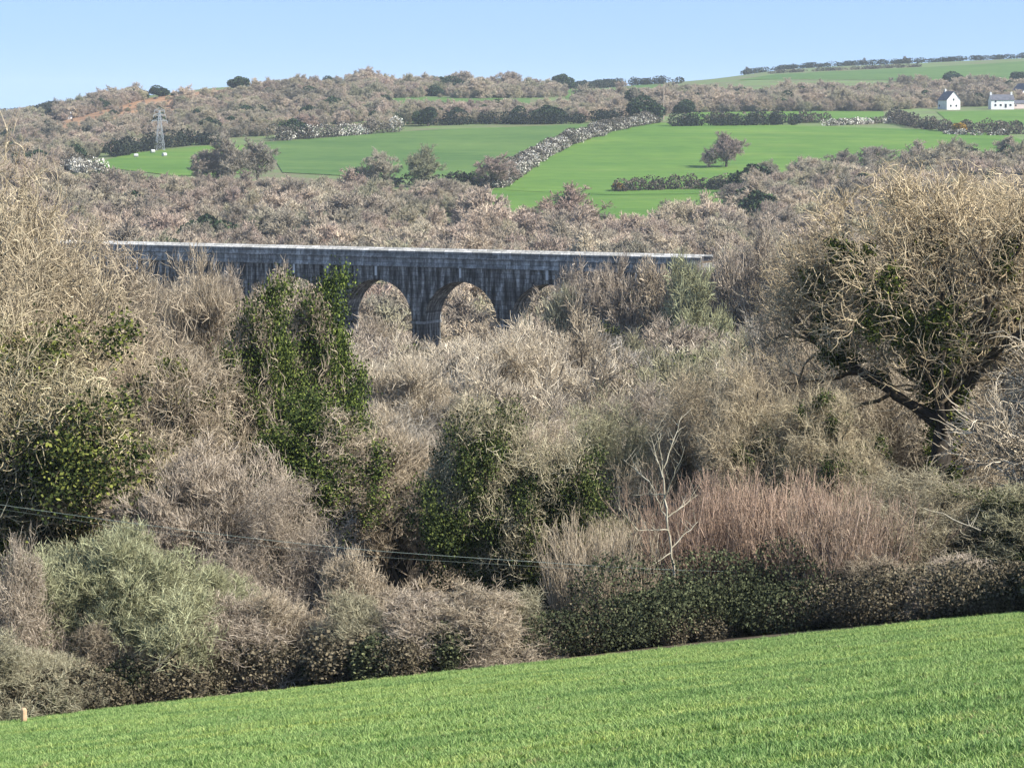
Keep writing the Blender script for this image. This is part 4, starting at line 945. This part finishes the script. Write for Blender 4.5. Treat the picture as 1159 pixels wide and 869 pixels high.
def pylon():
    g = hit(181, 171, 800); e = bpy.data.objects.new('pylon', None); COL.objects.link(e); e.location = g; e.rotation_euler = (0,0,.35); tag(e, 'grey lattice electricity pylon standing in the small left field', 'pylon')
    H = 16.0; wd = lambda z: 1.5*(1-z/H)**1.0 + .28; lv = [0, 3.2, 6, 8.4, 10.5, 12.3, 13.9, 15.3, 16.5, H]; leg = []
    for sx, sy in ((1,1),(1,-1),(-1,1),(-1,-1)):
        m = MB(); m.bar((sx*wd(0), sy*wd(0), -.3), (sx*wd(H), sy*wd(H), H), .08, .05, 4); m.build('leg', M_METAL, e)
    m = MB()
    for a, b in zip(lv, lv[1:]):
        A, B = wd(a), wd(b)
        for (p, q) in (((-1,-1),(1,-1)),((1,-1),(1,1)),((1,1),(-1,1)),((-1,1),(-1,-1))):
            m.bar((p[0]*A,p[1]*A,a),(q[0]*B,q[1]*B,b),.035,.035,4); m.bar((q[0]*A,q[1]*A,a),(p[0]*B,p[1]*B,b),.035,.035,4); m.bar((p[0]*B,p[1]*B,b),(q[0]*B,q[1]*B,b),.035,.035,4)
    m.build('lattice', M_METAL, e)
    for z, l in ((12.3, 3.2), (14.6, 2.6), (16.6, 2.1)):
        for s in (-1, 1):
            m = MB(); m.bar((0,-.3,z),(s*l,0,z+.1),.08,.06,4); m.bar((0,.3,z),(s*l,0,z+.1),.08,.06,4); m.bar((0,0,z+1.1),(s*l,0,z+.15),.06,.05,4); m.bar((s*l,0,z+.1),(s*l,0,z-.9),.09,.09,6); m.build('cross_arm', M_METAL, e)
pylon()
M_POLE = newmat('pole_wood')[0]; M_POLE.node_tree.nodes['Principled BSDF'].inputs['Base Color'].default_value = (.42,.33,.26,1)
def pole():
    g = hit(751, 136, 900); e = bpy.data.objects.new('utility_pole', None); COL.objects.link(e); e.location = g; tag(e, 'tall thin wooden pole at the top of the diagonal hedge', 'pole')
    m = MB(); m.bar((0,0,-.5),(0,0,17),.3,.18,8); m.build('shaft', M_POLE, e); m = MB(); m.box(-1.2,1.2,-.1,.1,15.6,15.85); m.build('crossbar', M_POLE, e)
pole()
# white wrapped bales / boulders on the left field
M_BALE = newmat('white_wrap', .5)[0]; M_BALE.node_tree.nodes['Principled BSDF'].inputs['Base Color'].default_value = (.5,.5,.48,1)
for i, (px, py, lab) in enumerate([(154,179,'lone white wrapped bale near the lower left of the small field'),(173,174,'white wrapped bale directly below the pylon'),(186,178,'white wrapped bale lying in front of the one below the pylon'),(156,170,'white wrapped bale by the hedge left of the pylon')]):
    g = hit(px, py, 600)
    if not g: continue
    m = MB(); L_ = .85; prof = [(-L_,.55),(-L_+.06,.72),(0,.76),(L_-.06,.72),(L_,.55)]; nn = 14
    vs_ = [(x, r*math.cos(2*math.pi*k/nn), .74 + r*math.sin(2*math.pi*k/nn)) for x, r in prof for k in range(nn)]
    fs = [(a*nn+k, a*nn+(k+1) % nn, (a+1)*nn+(k+1) % nn, (a+1)*nn+k) for a in range(4) for k in range(nn)] + [tuple(range(nn))[::-1], tuple(range(4*nn, 5*nn))]
    m.add(vs_, fs); o = m.build('wrapped_bale', M_BALE, loc=(g[0], g[1], g[2] + .2)); o.rotation_euler = (0, 0, .2 + i*.3); tag(o, lab, 'bale', 'white wrapped bales on the small left field')

# ------------------------------------------------------------------ haze
def haze():
    m = bpy.data.materials.new('haze'); m.use_nodes = True; n = m.node_tree; n.nodes.clear()
    o = n.nodes.new('ShaderNodeOutputMaterial'); v = n.nodes.new('ShaderNodeVolumePrincipled'); n.links.new(v.outputs[0], o.inputs['Volume'])
    v.inputs['Density'].default_value = .00007; v.inputs['Color'].default_value = (.80,.88,1,1); v.inputs['Anisotropy'].default_value = 0.
    b = MB(); b.box(-11500, 11500, -120, 9300, -120, 110); o = b.build('haze', m); tag(o, 'thin blue air over the whole valley', 'haze', kind='stuff')
haze()
for o in COL.objects:
    if '_px' in o: del o['_px']
